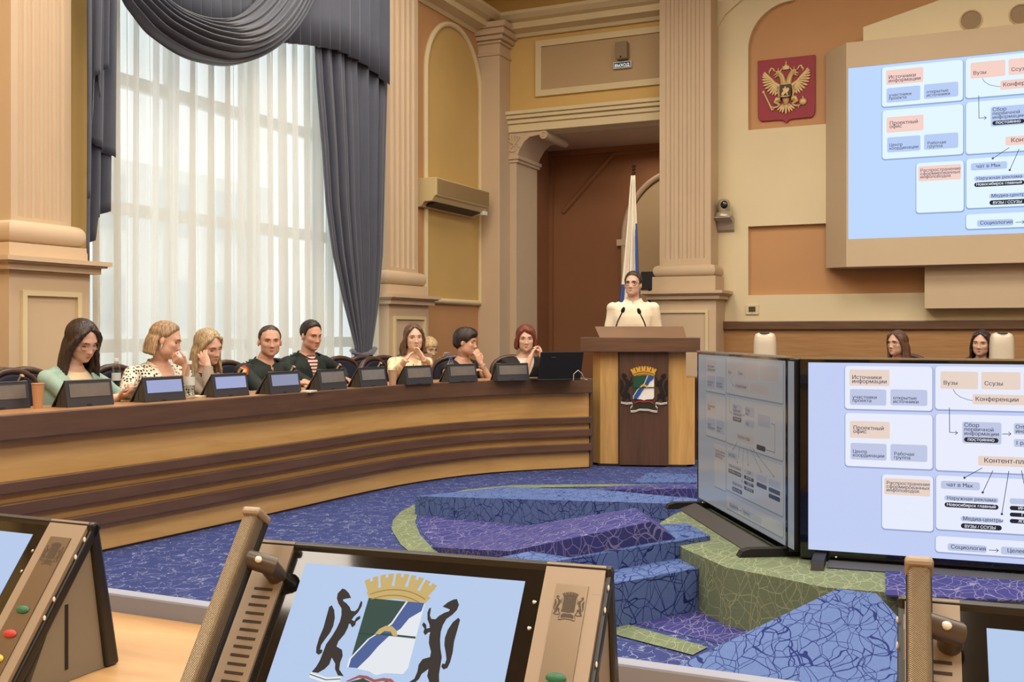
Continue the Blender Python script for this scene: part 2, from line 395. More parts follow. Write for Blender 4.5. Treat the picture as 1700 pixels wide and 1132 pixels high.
b.prism([(3.2, zl0), (7.3, zl0), (7.3, 5.75), (3.2, 5.75)], YW, YR, MX)
struct(b.build('wall_front_facing', WHITEW))
p0, p1 = onY(1182, 57, YW-.03), onY(1231, 0, YW-.03); R2 = RA+.55; c2 = (xo0+RA, zo1)
arc2 = [(c2[0]+R2*math.cos(a), c2[1]+R2*math.sin(a)) for a in [math.radians(175-i*6) for i in range(15)]]
d1, d2 = p1.x-p0.x, p1.z-p0.z
b = MB(); b.prism([(x2, p0.z), (p0.x+.02, p0.z), (p0.x+d1*.45, p0.z+d2*.6), (p1.x, p1.z), (p1.x+.6, p1.z+.4), (p1.x+.6, 5.75), (x2, 5.75)], YW-.04, YW, MX); struct(b.build('trim_9', WHITEW), 'stepped outer arch edge on the white wall')
# screen surround
YS = 12.35
tl, bl = onY(1405, 71, YS), onY(1404.5, 443, YS); il, ib = onY(1408, 113, YS), onY(1408, 397, YS)
btl, bbl = onY(1371, 88, YW), onY(1371, 445, YW)
Hs = il.z-ib.z; xs0 = il.x; xs1 = xs0+Hs*16/9; xr = xs1+.03
b = MB()
b.box(tl.x, xr, YS, YW, il.z, tl.z); b.box(tl.x, xr, YS, YW, bl.z, ib.z); b.box(tl.x, xs0, YS, YS+.1, ib.z, il.z); b.box(xs1, xr, YS, YW, bl.z, tl.z)
b.hexa([(btl.x, YW, bbl.z), (tl.x, YS, bl.z), (tl.x, YW, bl.z), (btl.x+.05, YW, bbl.z), (btl.x, YW, btl.z), (tl.x, YS, tl.z), (tl.x, YW, tl.z), (btl.x+.05, YW, btl.z)])
struct(b.build('trim_10', BOXM), 'beige box surround of the wall screen')
q0, q1 = onY(1433, 45, 12.5), onY(1560, 0, 12.5); sl = (q1.z-q0.z)/(q1.x-q0.x)
b = MB(); b.prism([(q0.x, tl.z-.05), (3, tl.z-.05), (3, 6), (q0.x+(5.75-q0.z)/sl, 5.75), (q0.x, q0.z)], 12.5, YW, MX); struct(b.build('trim_11', WHITEW), 'white stepped block above the wall screen')
q0 = onY(1535, 512, 12.55)
b = MB(); b.box(q0.x, 3, 12.55, YW, q0.z, bl.z+.05); struct(b.build('trim_12', BOXM), 'beige block under the wall screen')
zw = onY(1300, 533, YW-.05).z; zw2 = onY(1300, 547, YW-.05).z
b = MB(); b.box(x2-.0, 7.3, YW-.04, YW+.02, 0, zw2); struct(b.build('wainscot_front', WAIN))
b = MB(); b.box(x2-.0, 7.3, YW-.09, YW+.02, zw2, zw); struct(b.build('trim_13', DKW, bevel=.008), 'dark rail on top of the wainscot')
# remaining shell
sbox('wall_right', 7.0, 7.3, -4.3, YF+.4, 0, 6, YEL); sbox('wall_back', -6.5, 7.3, -4.3, -4, 0, 6, YEL)
sbox('ceiling', -6.5, 7.3, -4.3, YF+.4, 5.95, 6.1, CREAM2)
# ---------------------------------------------------------------- window
xw = XL-.18
b = MB(); W0, W1 = wy0, wy1
for y in (W0, W1-.08): b.box(xw-.04, xw+.04, y, y+.08, .35, 5.6)
for k in range(1, 4):
    y = W0+(W1-W0)*k/4; b.box(xw-.035, xw+.035, y-.05, y+.05, .35, 5.6)
for z in (.35, 1.05, onX(242, 352, xw).z-.06, onX(242, 146, xw).z-.05, 4.9, 5.52): b.box(xw-.04, xw+.04, W0, W1, z, z+.11)
struct(b.build('window_frame', WHITE, bevel=.01))
g = bpy.data.materials.new('window_glass'); g.use_nodes = True; nt = g.node_tree; nt.nodes.clear()
o_ = nt.nodes.new('ShaderNodeOutputMaterial'); tr = nt.nodes.new('ShaderNodeBsdfTransparent'); gl = nt.nodes.new('ShaderNodeBsdfGlossy'); mx = nt.nodes.new('ShaderNodeMixShader')
gl.inputs['Roughness'].default_value = .02; tr.inputs[0].default_value = (.95, .98, .98, 1); mx.inputs[0].default_value = .07
nt.links.new(tr.outputs[0], mx.inputs[1]); nt.links.new(gl.outputs[0], mx.inputs[2]); nt.links.new(mx.outputs[0], o_.inputs[0])
b = MB(); b.box(xw-.006, xw+.006, W0, W1, .35, 5.6); struct(b.build('window_1', g))
b = MB(); b.box(XL-.3, XL+.12, W0-.05, W1+.05, .3, .35); struct(b.build('windowsill', WHITE, bevel=.01))
# building outside, hazy through the curtain
b = MB(); FAC = mat('pale_facade', (222,224,222), .8, var=.03); FACD = mat('facade_window', (186,196,200), .4, var=0)
b.box(-22, -20, 4, 26, -6, 5.6); b.mi = 1
for i in range(9):
    for j in range(4): b.box(-20.02, -19.96, 5+i*2.3, 6.3+i*2.3, -4+j*2.6, -2.6+j*2.6)
tag(b.build('office_building', [FAC, FACD]), 'pale building with rows of windows seen hazily through the sheer curtain', 'building')

# ================================================================== FLOOR
CB = carpet('carpet_blue', (62,73,124), (122,130,168), 1.1, .013, (53,62,110))
CLB = carpet('carpet_light_blue', (94,116,168), (38,48,104), 1.55, .013, (84,105,154), leaf=True)
CP = carpet('carpet_purple', (66,68,128), (126,124,162), 1.4, .011, (55,58,114), leaf=True)
CG = carpet('carpet_green', (116,128,104), (146,156,126), 1.4, .011, (104,116,94), leaf=True)
b = MB(); b.box(-6.5, 7.3, -4.3, 14.6, -.15, 0); struct(b.build('floor', CB))
def inlay(name, pts, m, z0=0.0, z1=.006):
    b = MB(); b.prism([(p.x, p.y) for p in pts], z0, z1); return struct(b.build(name, m))
outer = [(1150,1089),(1028,1057),(860,1000),(720,950),(665,905),(650,880),(652,865),(666,850),(700,832),(770,814),(850,806),(1000,804.5),(1160,806)]
inner = [(1160,809),(1000,808.5),(855,811),(790,817),(722,836),(694,852),(689,868),(697,888),(712,905),(770,945),(890,990),(1028,1034),(1175,1076)]
b = MB(); po = [onz(x, y, 0) for x, y in outer]; pi_ = [onz(x, y, 0) for x, y in inner][::-1]
lo = [(p.x, p.y, .005) for p in po]; li = [(p.x, p.y, .005) for p in pi_]
for i in range(len(lo)-1): b.f([b.v(q) for q in (lo[i], lo[i+1], li[i+1], li[i])])
struct(b.build('floor_ring', CG), 'green carpet ring inlaid in the blue floor')
inlay('floor_inner', [onz(x, y, 0) for x, y in [(1160,812),(1000,811),(860,814),(800,820),(730,838),(700,853),(695,868),(703,888),(720,905),(790,950),(900,990),(1028,1030),(1240,1080),(1330,1050),(1240,900)]], CP, 0, .003)
inlay('floor_patch', [onz(x, y, 0) for x, y in [(1075,787),(1165,790),(1165,803),(1052,803)]], CLB, 0, .012)
def slab(name, top, m, label, base=None):
    n = len(top); b = MB(); t = [b.v(p) for p in top]; lo = [b.v(p) for p in (base or [(p[0], p[1], 0) for p in top])]
    b.f(t)
    for i in range(n): b.f([lo[i], lo[(i+1)%n], t[(i+1)%n], t[i]])
    o = b.build(name, m); return struct(o, label)
zg = .243
gp = [onz(x, y, zg) for x, y in [(1155,840),(1120,853),(1095,868),(1108,888),(1134,910),(1206,942),(1288,958),(1370,975),(1447,981)]]
cx = gp[4].x+1.75; cy = gp[4].y+.9
last = gp[-1]
gp += [V((last.x+.8, last.y+.1, zg)), V((last.x+1.7, last.y+.6, zg)), V((last.x+2.2, last.y+1.6, zg)), V((last.x+2.1, last.y+2.6, zg)), V((last.x+1.4, last.y+3.2, zg)), V((gp[0].x+.6, gp[0].y+.35, zg))]
slab('floor_platform', gp, CG, 'green carpeted platform under the television ring')
pz = [onz(x, y, zg+.004) for x, y in [(1470,945),(1470,988),(1760,1000),(1760,930)]]
inlay('floor_platform_patch', pz, CP, zg, zg+.006)
t1 = .266; t2 = .186
A1 = [onz(x, y, t1) for x, y in [(1140,868),(1179,889),(953,926),(800,955),(780,935),(1098,871)]]
slab('step_upper', A1, CLB, 'upper light blue carpeted step')
A2 = [onz(x, y, t2) for x, y in [(1159.5,943.5),(1023.5,968),(900,992),(840,960)]]+[onz(1140, 905, t2)]
slab('step_lower', A2, CLB, 'lower light blue carpeted step')
def at(px, py, z): return onz(px, py, z)
ramp = [at(1055,843,.36), at(1080,866,.361), at(946,894,.345), at(847,915,.25), at(715,908,.004), at(872,873,.1)]
base = [at(1098,871,t1), at(1122,894,t1), V((ramp[2].x, ramp[2].y, 0)), V((ramp[3].x, ramp[3].y, 0)), V((ramp[4].x, ramp[4].y, 0)), V((ramp[5].x, ramp[5].y, 0))]
b = MB(); t = [b.v(p) for p in ramp]; lo = [b.v(p) for p in base]
b.f([t[0], t[1], t[2]]); b.f([t[0], t[2], t[3]]); b.f([t[0], t[3], t[5]]); b.f([t[5], t[3], t[4]])
for i in range(6): b.f([lo[i], lo[(i+1)%6], t[(i+1)%6], t[i]])
struct(b.build('ramp_purple', CP), 'purple carpeted ramp rising to the platform')
wl = [at(689,823.5,.124), at(870,828.6,.165), at(1133,836.5,.22), at(1175,838,.235), at(1165,829,.235), at(1000,813,.16), at(840,808,.09)]
# keep the far edge of the wedge behind its near edge
slab('ramp_light_blue', wl, CLB, 'light blue carpeted wedge on the floor')
wn = [at(1391,977,zg), at(1455,985,zg), at(1560,1100,.13), at(1250,1230,.06), at(1074-60,1158,.10)]
slab('ramp_near', wn, CLB, 'light blue carpeted ramp nearest the desk')
wd = [at(985,813,.004), at(1165,811,.075), at(1175,803,.075), at(1020,806,.004)]
slab('ramp_far', wd, CP, 'low purple carpeted wedge at the far side')
# ================================================================== CURTAINS
VEL = mat('grey_velvet', (68,73,88), .55, var=.08, vs=5, spec=.3)
VEL.node_tree.nodes['Principled BSDF'].inputs['Sheen Weight'].default_value = .4
sm = bpy.data.materials.new('sheer_voile'); sm.use_nodes = True; nt = sm.node_tree; nt.nodes.clear(); N = nt.nodes; L = nt.links
o_ = N.new('ShaderNodeOutputMaterial'); t_ = N.new('ShaderNodeBsdfTransparent'); d_ = N.new('ShaderNodeBsdfDiffuse'); tl_ = N.new('ShaderNodeBsdfTranslucent')
m1 = N.new('ShaderNodeMixShader'); m2 = N.new('ShaderNodeMixShader'); d_.inputs[0].default_value = (.86,.84,.78,1); tl_.inputs[0].default_value = (.86,.85,.80,1)
m1.inputs[0].default_value = .6; L.new(d_.outputs[0], m1.inputs[1]); L.new(tl_.outputs[0], m1.inputs[2]); lw_ = N.new('ShaderNodeLayerWeight'); lw_.inputs[0].default_value = .5; mr_ = N.new('ShaderNodeMapRange'); mr_.inputs[1].default_value = 0; mr_.inputs[2].default_value = .85; mr_.inputs[3].default_value = .66; mr_.inputs[4].default_value = 1; L.new(lw_.outputs['Facing'], mr_.inputs[0]); L.new(mr_.outputs[0], m2.inputs[0])
L.new(t_.outputs[0], m2.inputs[1]); L.new(m1.outputs[0], m2.inputs[2]); L.new(m2.outputs[0], o_.inputs[0])
def interp(x, tab):
    for a, c in zip(tab, tab[1:]):
        if x <= c[0]: 
            k = (x-a[0])/(c[0]-a[0]) if c[0] != a[0] else 0
            k = max(0, k); return [p+(q-p)*k for p, q in zip(a[1:], c[1:])]
    return list(tab[-1][1:])
ys0 = fY(146, XL+.13)
def sheer(u, v):
    y = ys0+(wy1-.03-ys0)*u; z = .02+5.5*v
    f = .045*math.sin(u*2*PI*21+.8*math.sin(v*2+u*9))+.034*math.sin(u*2*PI*37+1.3+.6*math.sin(u*40))+.016*math.sin(u*2*PI*61)
    return (XL+.13+f*(1.1-.3*v), y, z)
b = MB(); b.grid(sheer, 420, 6)
tag(b.build('sheer_curtain', sm, smooth=180), 'sheer white floor-length curtain hanging across the tall window', 'curtain')
# right drape, gathered low down
rows = [(-400,512,646),(75,520,642),(140,524,640),(250,534,637),(340,540,635),(420,551,633),(500,569,627),(545,581,621),(580,590,616),(600,588,618),(660,576,626),(900,560,640)]
XD = XL+.3
def drape(u, v):
    py = -400+1300*v; l, r = interp(py, rows); px = l+(r-l)*u
    amp = .05*min(1, (r-l)/110); 
    f = amp*math.sin(u*2*PI*6.5+.5*math.sin(u*7))+amp*.45*math.sin(u*2*PI*13+2)
    p = onX(px, py, XD); return (p.x+f, p.y, p.z) if p.z > 0.02 else (p.x+f, p.y, .02)
b = MB(); b.grid(drape, 150, 60)
dr = b.build('curtain_drape', VEL, smooth=180, solid=.012); tag(dr, 'grey velvet drape gathered by a tieback beside the far pilaster', 'curtain')
b = MB(); pts = [onX(x, y, XD+k) for x, y, k in ((585,582,-.05),(588,586,.09),(602,590,.12),(616,586,.09),(622,578,-.05))]
b.tube(pts, .035, 8, sq=.5, up=(0,0,1)); b.build('tieback', VEL, dr, smooth=60)
# pleated valance
vb = [(205,-40),(262,2),(280,14),(300,28),(350,50),(470,72),(515,76),(560,84),(600,106),(620,122),(641,141)]
XV = XL+.36
def valance(u, v):
    px = 205+436*u; yb = interp(px, vb)[0]; y0_ = -330; py = y0_+(yb-y0_)*v
    ph = (px/16.5) % 1; f = .06*(ph if ph < .8 else (1-ph)/.2*.8)
    p = onX(px, py, XV); return (p.x+f, p.y, p.z)
b = MB(); b.grid(valance, 420, 8)
tag(b.build('pleated_valance', VEL, smooth=40, solid=.012), 'grey box-pleated valance with a scalloped lower edge over the window', 'curtain')
# swag
lo_ = [(0,150,-190),(.1,190,-45),(.17,206,0),(.24,222,24),(.32,250,58),(.42,300,91),(.5,345,105),(.58,385,108),(.66,430,95),(.74,470,68),(.82,500,32),(.88,518,0),(.93,545,-60),(1,590,-190)]
up_ = [(0,158,-200),(.1,205,-100),(.2,250,-30),(.3,285,8),(.4,325,27),(.5,362,32),(.6,392,26),(.7,420,6),(.8,460,-40),(.9,510,-110),(1,580,-200)]
XS = XL+.46
def smooth_tab(x, tab, n=1):
    k = next((i for i in range(len(tab)-1) if x <= tab[i+1][0]), len(tab)-2); P_ = [tab[max(0, k-1)], tab[k], tab[k+1], tab[min(len(tab)-1, k+2)]]
    t = (x-P_[1][0])/(P_[2][0]-P_[1][0]); r = []
    for d in range(1, len(tab[0])):
        p0, p1, p2, p3 = (p[d] for p in P_); r.append(.5*(2*p1+(p2-p0)*t+(2*p0-5*p1+4*p2-p3)*t*t+(3*p1-p0-3*p2+p3)*t**3))
    return r
def swag(u, v):
    a = smooth_tab(u, up_); c = smooth_tab(u, lo_); w = v+.035*math.sin(u*11)*math.sin(v*PI); px = a[0]+(c[0]-a[0])*w; py = a[1]+(c[1]-a[1])*w
    k = math.sin(u*PI); f = .16*math.sin(v*PI)*k+.035*math.sin(v*2*PI*7.5+1.2*math.sin(u*6)+u*2)*(.3+.7*k)+.015*math.sin(v*2*PI*15+u*5)
    p = onX(px, py, XS); return (p.x+f, p.y, p.z)
b = MB(); b.grid(swag, 90, 150)
tag(b.build('curtain_swag', VEL, smooth=180, solid=.01), 'grey draped swag sagging in folds over the top of the window', 'curtain')
# left jabot, three cascading layers
jb = thing('curtain_jabot', 'grey cascading side jabot hanging left of the sheer curtain', 'curtain', onX(165, 0, XS))
jo = onX(165, 0, XS)
def jabot(l, r, bot, X, nf, nm):
    def fn(u, v):
        px = l+(r-l)*u; yb = interp(px, bot)[0]; py = -300+(yb+300)*v; sway = 5*math.sin(v*3+u*2)*v
        p = onX(px+sway*.6, py, X); return (p.x+.03*math.sin(u*2*PI*nf+.8)-jo.x, p.y-jo.y, p.z-jo.z)
    b = MB(); b.grid(fn, 60, 40); b.build(nm, VEL, jb, smooth=180, solid=.008)
jabot(139, 188, [(139,418),(146,436),(150,430),(151,404),(158,399),(160,362),(187,348),(190,330)], XS-.04, 2.5, 'layer')
jabot(140, 190, [(140,300),(146,214),(152,226),(160,242),(170,248),(190,262)], XS-.01, 2.2, 'layer')
jabot(141, 180, [(141,330),(147,330),(148,205),(157,206),(158,126),(162,124),(180,114)], XS+.03, 2.0, 'layer')
jabot(158, 187, [(158,130),(160,160),(172,184),(187,172)], XS-.015, 1, 'layer')

# ================================================================== EMBLEM (city arms)
def ep(x, y): return ((x-620)/330, (450-y)/330)
SAB = [(405,315),(450,278),(500,253),(530,248),(552,290),(537,330),(500,367),(450,402),(422,450),(408,500),(408,560),(418,620),(436,680),(430,740),(424,800),(430,848),(448,892),(388,892),(345,860),(322,822),(328,772),(272,812),(252,850),(200,893),(145,893),(212,850),(232,800),(237,750),(268,708),(332,688),(336,650),(310,590),(308,540),(314,512),(300,512),(270,537),(252,517),(258,490),(233,465),(245,443),(272,460),(277,488),(306,480),(300,455),(278,420),(272,370),(283,338),(302,330),(297,388),(312,413),(350,413),(380,385),(430,357),(465,345),(474,332),(440,322)]
TAIL = [(555,385),(572,400),(553,480),(533,560),(528,640),(512,710),(492,750),(460,764),(437,746),(445,724),(468,724),(478,690),(468,650),(449,590),(449,540),(469,480),(510,420)]
def sab(p): return ep(700+(p[0]+.196*(p[1]-250)-277)*.275, 335+(p[1]-250)*.32)
EM = []
for P_ in (SAB, TAIL):
    q = [sab(p) for p in P_]; EM.append(('blk', q, 1)); EM.append(('blk', [(-x, y) for x, y in q][::-1], 1))
sh = [(547,352),(693,352),(693,505),(685,520),(640,523),(620,530),(600,523),(556,520),(547,505)]
EM.append(('white', [ep(*p) for p in sh], 1)); EM.append(('green', [ep(*p) for p in [(547,352),(655,352),(640,385),(610,420),(575,455),(556,480),(547,500)]], 2))
riv = [(650,352),(692,352),(690,372),(664,392),(650,418),(625,440),(606,465),(592,490),(570,520),(548,520),(548,500),(566,472),(580,450),(604,430),(626,410),(636,385)]
EM.append(('white', [ep(x-5, y) for x, y in riv], 3)); EM.append(('blue', [ep(*p) for p in riv], 4))
EM.append(('gold', [ep(x, y) for x, y in [(590,437),(598,424),(612,415),(628,415),(642,424),(648,437),(636,437),(628,428),(612,428),(603,437)]], 6)); EM.append(('green', [ep(*p) for p in [(548,433),(693,433),(693,438),(548,438)]], 5))
cr = []
for i in range(5):
    a0 = -.52+i*.208+.012; a1 = -.52+(i+1)*.208-.04
    def arcp(a, r): return (620+r*math.sin(a), 480-r*math.cos(a))
    EM.append(('gold', [ep(*arcp(a, r)) for a, r in ((a0,160),(a0-.01,180),(a0-.01,196),(a0+.06,196),(a0+.06,187),(a1-.06,187),(a1-.06,196),(a1+.012,196),(a1+.012,180),(a1,160))], 2))
EM.append(('gold', [ep(*arcp(-.53+1.06*i/12, 165)) for i in range(13)]+[ep(*arcp(.5-1.0*i/12, 132)) for i in range(13)], 1))
for r in (142, 156): EM.append(('brown', [ep(*arcp(-.48+.96*i/10, r)) for i in range(11)]+[ep(*arcp(.48-.96*i/10, r-2.5)) for i in range(11)], 3))
RB = [(456,540),(500,548),(536,542),(540,560),(524,580),(526,604),(560,602),(590,590),(620,592),(650,592),(690,602),(716,604),(718,580),(702,560),(706,542),(742,548),(786,540)]
def band(pts, w): 
    up = [ep(x, y) for x, y in pts]; dn = [ep(x, y+w) for x, y in pts]; return up+dn[::-1]
for i in range(len(RB)-1):
    a, c = RB[i], RB[i+1]
    EM.append(('white', [ep(*a), ep(*c), ep(c[0], c[1]+13), ep(a[0], a[1]+13)], 1)); EM.append(('blk', [ep(a[0], a[1]+5), ep(c[0], c[1]+5), ep(c[0], c[1]+7), ep(a[0], a[1]+7)], 2))
EM.append(('dgreen', [ep(*p) for p in [(548,556),(590,540),(620,548),(650,540),(696,556),(690,592),(650,582),(620,582),(590,582),(552,592)]], 0))
for s_ in (1, -1): EM.append(('red', [ep(620+s_*x, y) for x, y in [(0,540),(20,534),(40,534),(70,552),(62,552),(40,541),(20,541),(0,547)]], 3))
EKEYS = ['blk','white','green','blue','gold','brown','dgreen','red']
ECOL = dict(blk=(26,24,26), white=(236,236,232), green=(30,78,62), blue=(40,84,150), gold=(214,168,70), brown=(120,84,36), dgreen=(40,50,36), red=(176,48,48))
EMATS = [mat('arms_'+k, ECOL[k], .4, var=0) for k in EKEYS]
def emblem_into(b, M, dz=.004, off=0, thick=True):
    for k, poly, lay in EM:
        b.mi = off+EKEYS.index(k)
        if thick: b.prism(poly, 0, .01+lay*dz, M)
        else: b.flat(poly, .002+lay*dz, M)

# ================================================================== SLIDE
def rrect(x0, y0, x1, y1, r, n=4):
    r = min(r, (x1-x0)/2, (y1-y0)/2); P = []
    for cx_, cy_, a in ((x1-r, y0+r, -90), (x1-r, y1-r, 0), (x0+r, y1-r, 90), (x0+r, y0+r, 180)):
        for i in range(n+1):
            t = math.radians(a+90*i/n); P.append((cx_+r*math.cos(t), cy_+r*math.sin(t)))
    return P
CARDS = [(.187,.016,.616,.243),(.189,.265,.617,.545),(.372,.581,.62,.864),(.63,.013,1.62,.234),(.632,.258,1.62,.547),(.634,.574,1.62,.85),(.632,.885,1.62,.966)]
PEACH = [(.21,.035,.409,.12),(.212,.306,.41,.395),(.383,.6,.606,.685),(.655,.039,.831,.128),(.847,.039,1.026,.127),(1.04,.039,1.22,.127),(1.25,.039,1.55,.12),(.806,.153,1.06,.204),(1.09,.153,1.4,.204),(.832,.465,1.16,.514)]
BLUE = [(.212,.138,.393,.222),(.413,.136,.592,.219),(.215,.422,.394,.509),(.413,.421,.592,.508),(.758,.294,.939,.404),(.996,.294,1.16,.351),(.996,.374,1.16,.413),(1.22,.32,1.42,.39),(.657,.6,.84,.641),(.674,.674,.926,.7),(.751,.776,.941,.802),(.977,.672,1.15,.701),(1.2,.672,1.37,.71),(1.4,.672,1.58,.71),(.689,.919,.871,.956),(.937,.918,1.28,.957)]
PILL = [(.766,.373,.926,.397),(.674,.709,.926,.734),(.751,.812,.941,.838),(.977,.71,1.15,.732),(.977,.744,1.15,.764),(.977,.776,1.15,.797),(1.2,.72,1.37,.745),(1.4,.72,1.58,.745),(1.4,.755,1.58,.78),(1.2,.5,1.35,.53)]
TXT = [('Источники',.222,.085,.030),('информации',.222,.106,.030),('участники',.224,.188,.026),('проекта',.224,.206,.026),('открытые',.426,.188,.026),('источники',.426,.207,.026),('Проектный',.228,.351,.030),('офис',.228,.370,.030),('Центр',.226,.475,.026),('координации',.226,.494,.026),('Рабочая',.43,.479,.026),('группа',.43,.498,.026),
 ('Распространение',.393,.632,.026),('сформированных',.393,.651,.026),('инфоповодов',.393,.669,.026),('Вузы',.668,.107,.030),('Ссузы',.86,.107,.030),('Конференции',.818,.187,.032),('Сбор',.766,.32,.030),('первичной',.766,.341,.028),('информации',.766,.362,.028),('Отбор',1.003,.322,.028),('инфо',1.003,.343,.028),('1 раз',1.003,.402,.028),('Контент-план',.858,.498,.036),('чат в Max',.682,.628,.030),('Наружная реклама',.685,.695,.026),('Медиа-центры',.76,.796,.028),('Социология',.703,.945,.030),('Целевая',.965,.945,.030),('СМИ',1.04,.694,.026)]
TXW = [('постоянно',.782,.391,.026),('Новосибирск главный',.684,.727,.0225),('ВУЗЫ / ССУЗЫ',.768,.833,.0215),('ИНТЕРНЕТ',1.015,.727,.022),('ГАЗЕТЫ',1.03,.760,.022),('ЖУРНАЛЫ',1.015,.792,.022)]
LINES = [((.697,.224),(.698,.351)),((.698,.351),(.736,.352)),((.943,.351),(.983,.349)),((.851,.526),(.768,.58)),((.9,.537),(.853,.65)),((.973,.536),(.941,.754)),((1.03,.53),(1.05,.64)),((1.08,.53),(1.28,.65)),((1.12,.53),(1.48,.65)),((.881,.94),(.926,.939)),((1.44,.36),(1.5,.36)),((1.5,.36),(1.5,.515)),((1.5,.515),(1.36,.515))]
DOTS = [(.768,.58),(.853,.65),(.941,.754),(1.05,.64),(1.28,.65),(1.48,.65)]
HEADS = [(.736,.352),(.983,.349),(.926,.939)]
me_ = text_mesh('информации', 0); TXK = .172/.030/max(v.co.x for v in me_.vertices)
def slide_mesh(Hs_):
    b = MB()
    def P(poly, lay): b.flat([(x*Hs_, -y*Hs_) for x, y in poly], lay*.0006*Hs_, MXs)
    MXs = Matrix(((1,0,0,0),(0,0,-1,0),(0,1,0,0),(0,0,0,1)))
    b.mi = 0; P([(0,0),(16/9,0),(16/9,1),(0,1)], 0)
    b.mi = 7
    for c in CARDS: P(rrect(c[0]-.004, c[1]+.0, c[2]+.005, c[3]+.008, .018), 1)
    b.mi = 1
    for c in CARDS: P(rrect(*c, .016), 2)
    b.mi = 2
    for c in PEACH: P(rrect(*c, .008), 3)
    b.mi = 3
    for c in BLUE: P(rrect(*c, .01), 3)
    b.mi = 4
    for c in PILL: P(rrect(*c, .013), 4)
    b.mi = 5
    def seg(a, c, w):
        d = V((c[0]-a[0], c[1]-a[1])); n = V((-d.y, d.x)).normalized()*w; P([(a[0]+n.x, a[1]+n.y), (c[0]+n.x, c[1]+n.y), (c[0]-n.x, c[1]-n.y), (a[0]-n.x, a[1]-n.y)], 4)
    for a, c in LINES: seg(a, c, .0016)
    for d in DOTS: P([(d[0]+.006*math.cos(t*PI/6), d[1]+.006*math.sin(t*PI/6)) for t in range(12)], 5)
    for h in HEADS: seg((h[0]-.012, h[1]-.01), h, .0014); seg((h[0]-.012, h[1]+.01), h, .0014)
    for a, c in zip([(.715,.13),(.725,.15),(.75,.17),(.785,.182)], [(.725,.15),(.75,.17),(.785,.182),(.806,.186)]): seg(a, c, .0012)
    def tx(t, x, y, s, mi, lay, bold):
        for dx in (-.012, .012):
            M = MXs @ T((x+dx*s)*Hs_, -y*Hs_, (lay*.0006+dx*.001)*Hs_) @ SC(s*Hs_*TXK, s*Hs_*.95, 1); b.mesh(text_mesh(t, bold), M, mi)
    for t, x, y, s in TXT: tx(t, x, y, s, 5, 4, 0)
    for t, x, y, s in TXW: tx(t, x, y, s, 6, 5, 0)
    return b
def slide_mats(tagn, bg, card, peach, blue, pill, txt, white, shadow, s, gloss=True):
    return [emis('%s_%s' % (tagn, n), c, s, gloss) for n, c in zip(('ground','card','peach','blue','pill','text','white','shade'), (bg, card, peach, blue, pill, txt, white, shadow))]
SM_TV = slide_mats('tv', (192,205,243), (230,235,252), (230,210,198), (188,198,228), (26,28,40), (52,58,84), (236,240,252), (150,164,208), 1.0)
SM_LED = slide_mats('led', (184,210,252), (222,240,254), (240,204,194), (178,200,240), (24,28,44), (70,70,96), (236,244,255), (140,166,200), 1.05, False)
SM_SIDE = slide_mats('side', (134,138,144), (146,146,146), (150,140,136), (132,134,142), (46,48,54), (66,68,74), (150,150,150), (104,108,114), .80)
# wall screen
led = thing('led_wall_screen', 'huge wall screen showing the blue project slide, set in the beige surround', 'screen', (xs0, YS+.012, il.z))
b = MB(); b.box(0, Hs*16/9, .004, .12, -Hs, 0); b.build('screen_body', BLACKM, led)
slide_mesh(Hs).build('display', SM_LED, led)

# ================================================================== TELEVISIONS
def cam_dir(a):                                     # azimuth right of the view axis -> room direction
    return V((math.sin(a)*cT-math.cos(a)*sT, math.sin(a)*sT+math.cos(a)*cT, 0))
def television(name, label, top_left, ax, w, h, mats, bez=(.018,.018,.018,.03), bar=True):
    ang = math.atan2(ax.y, ax.x); zt = top_left.z
    t = thing(name, label, 'television', (top_left.x, top_left.y, 0), ang, 'televisions in the ring')
    l, r, tp, bt = bez
    b = MB(); b.box(-l, w+r, .003, .06, zt-h-bt, zt+tp); b.box(.12, w-.12, .05, .11, zt-h+.1, zt-.15); b.build('housing', BLACK, t, bevel=.006)
    o = slide_mesh(h).build('display', mats, t, M=T(0, 0, zt))
    b = MB(); b.box(-l+.002, w+r-.002, -.004, .003, zt, zt+tp); b.box(-l+.002, w+r-.002, -.004, .003, zt-h-bt, zt-h); b.box(-l+.002, 0, -.004, .003, zt-h, zt); b.box(w, w+r-.002, -.004, .003, zt-h, zt); b.build('bezel', GLOSSK, t)
    b = MB(); b.box(-l+.002, w+r-.002, -.006, .03, zt+tp, zt+tp+.008); b.build('top_edge', CHROME if bar else GREYP, t)
    zb = zt-h-bt
    b = MB(); b.hexa([(w*.06,-.135,zg+.004),(w*.94,-.135,zg+.004),(w*.94,-.12,zg+.004),(w*.06,-.12,zg+.004),(w*.06,-.05,zb+.004),(w*.94,-.05,zb+.004),(w*.94,-.035,zb+.004),(w*.06,-.035,zb+.004)]); b.build('stand_panel', mat('stand_grey', (66,66,68), .4, var=0), t, bevel=.004)
    for x in (.05, w-.05):
        b = MB(); P = [(-.2, zg+.001), (.22, zg+.001), (.22, zg+.036), (-.15, zg+.036), (-.185, zg+.026)]
        b.prism(P, x-.025, x+.025, Matrix(((0,0,1,0),(1,0,0,0),(0,1,0,0),(0,0,0,1)))); b.box(x-.02, x+.02, .03, .055, zg+.04, zb+.3)
        for yy in (-.16, -.12): b.ell((x-.026, yy, zg+.025), (.004, .005, .005), 8, 6)
        b.build('foot', BLACKM, t)
    b = MB(); b.ell((w*.08, -.008, zb+.012), (.004, .003, .004), 8, 6); b.build('power_light', WHITE, t)
    return t
Z0 = 4.46
aF = cam_dir(math.radians(90+20.4)); aS = cam_dir(math.radians(-6.2)); 
ptl = atZ(1342, 601.5, Z0); hF = (911.5-601.5)/FPX*Z0
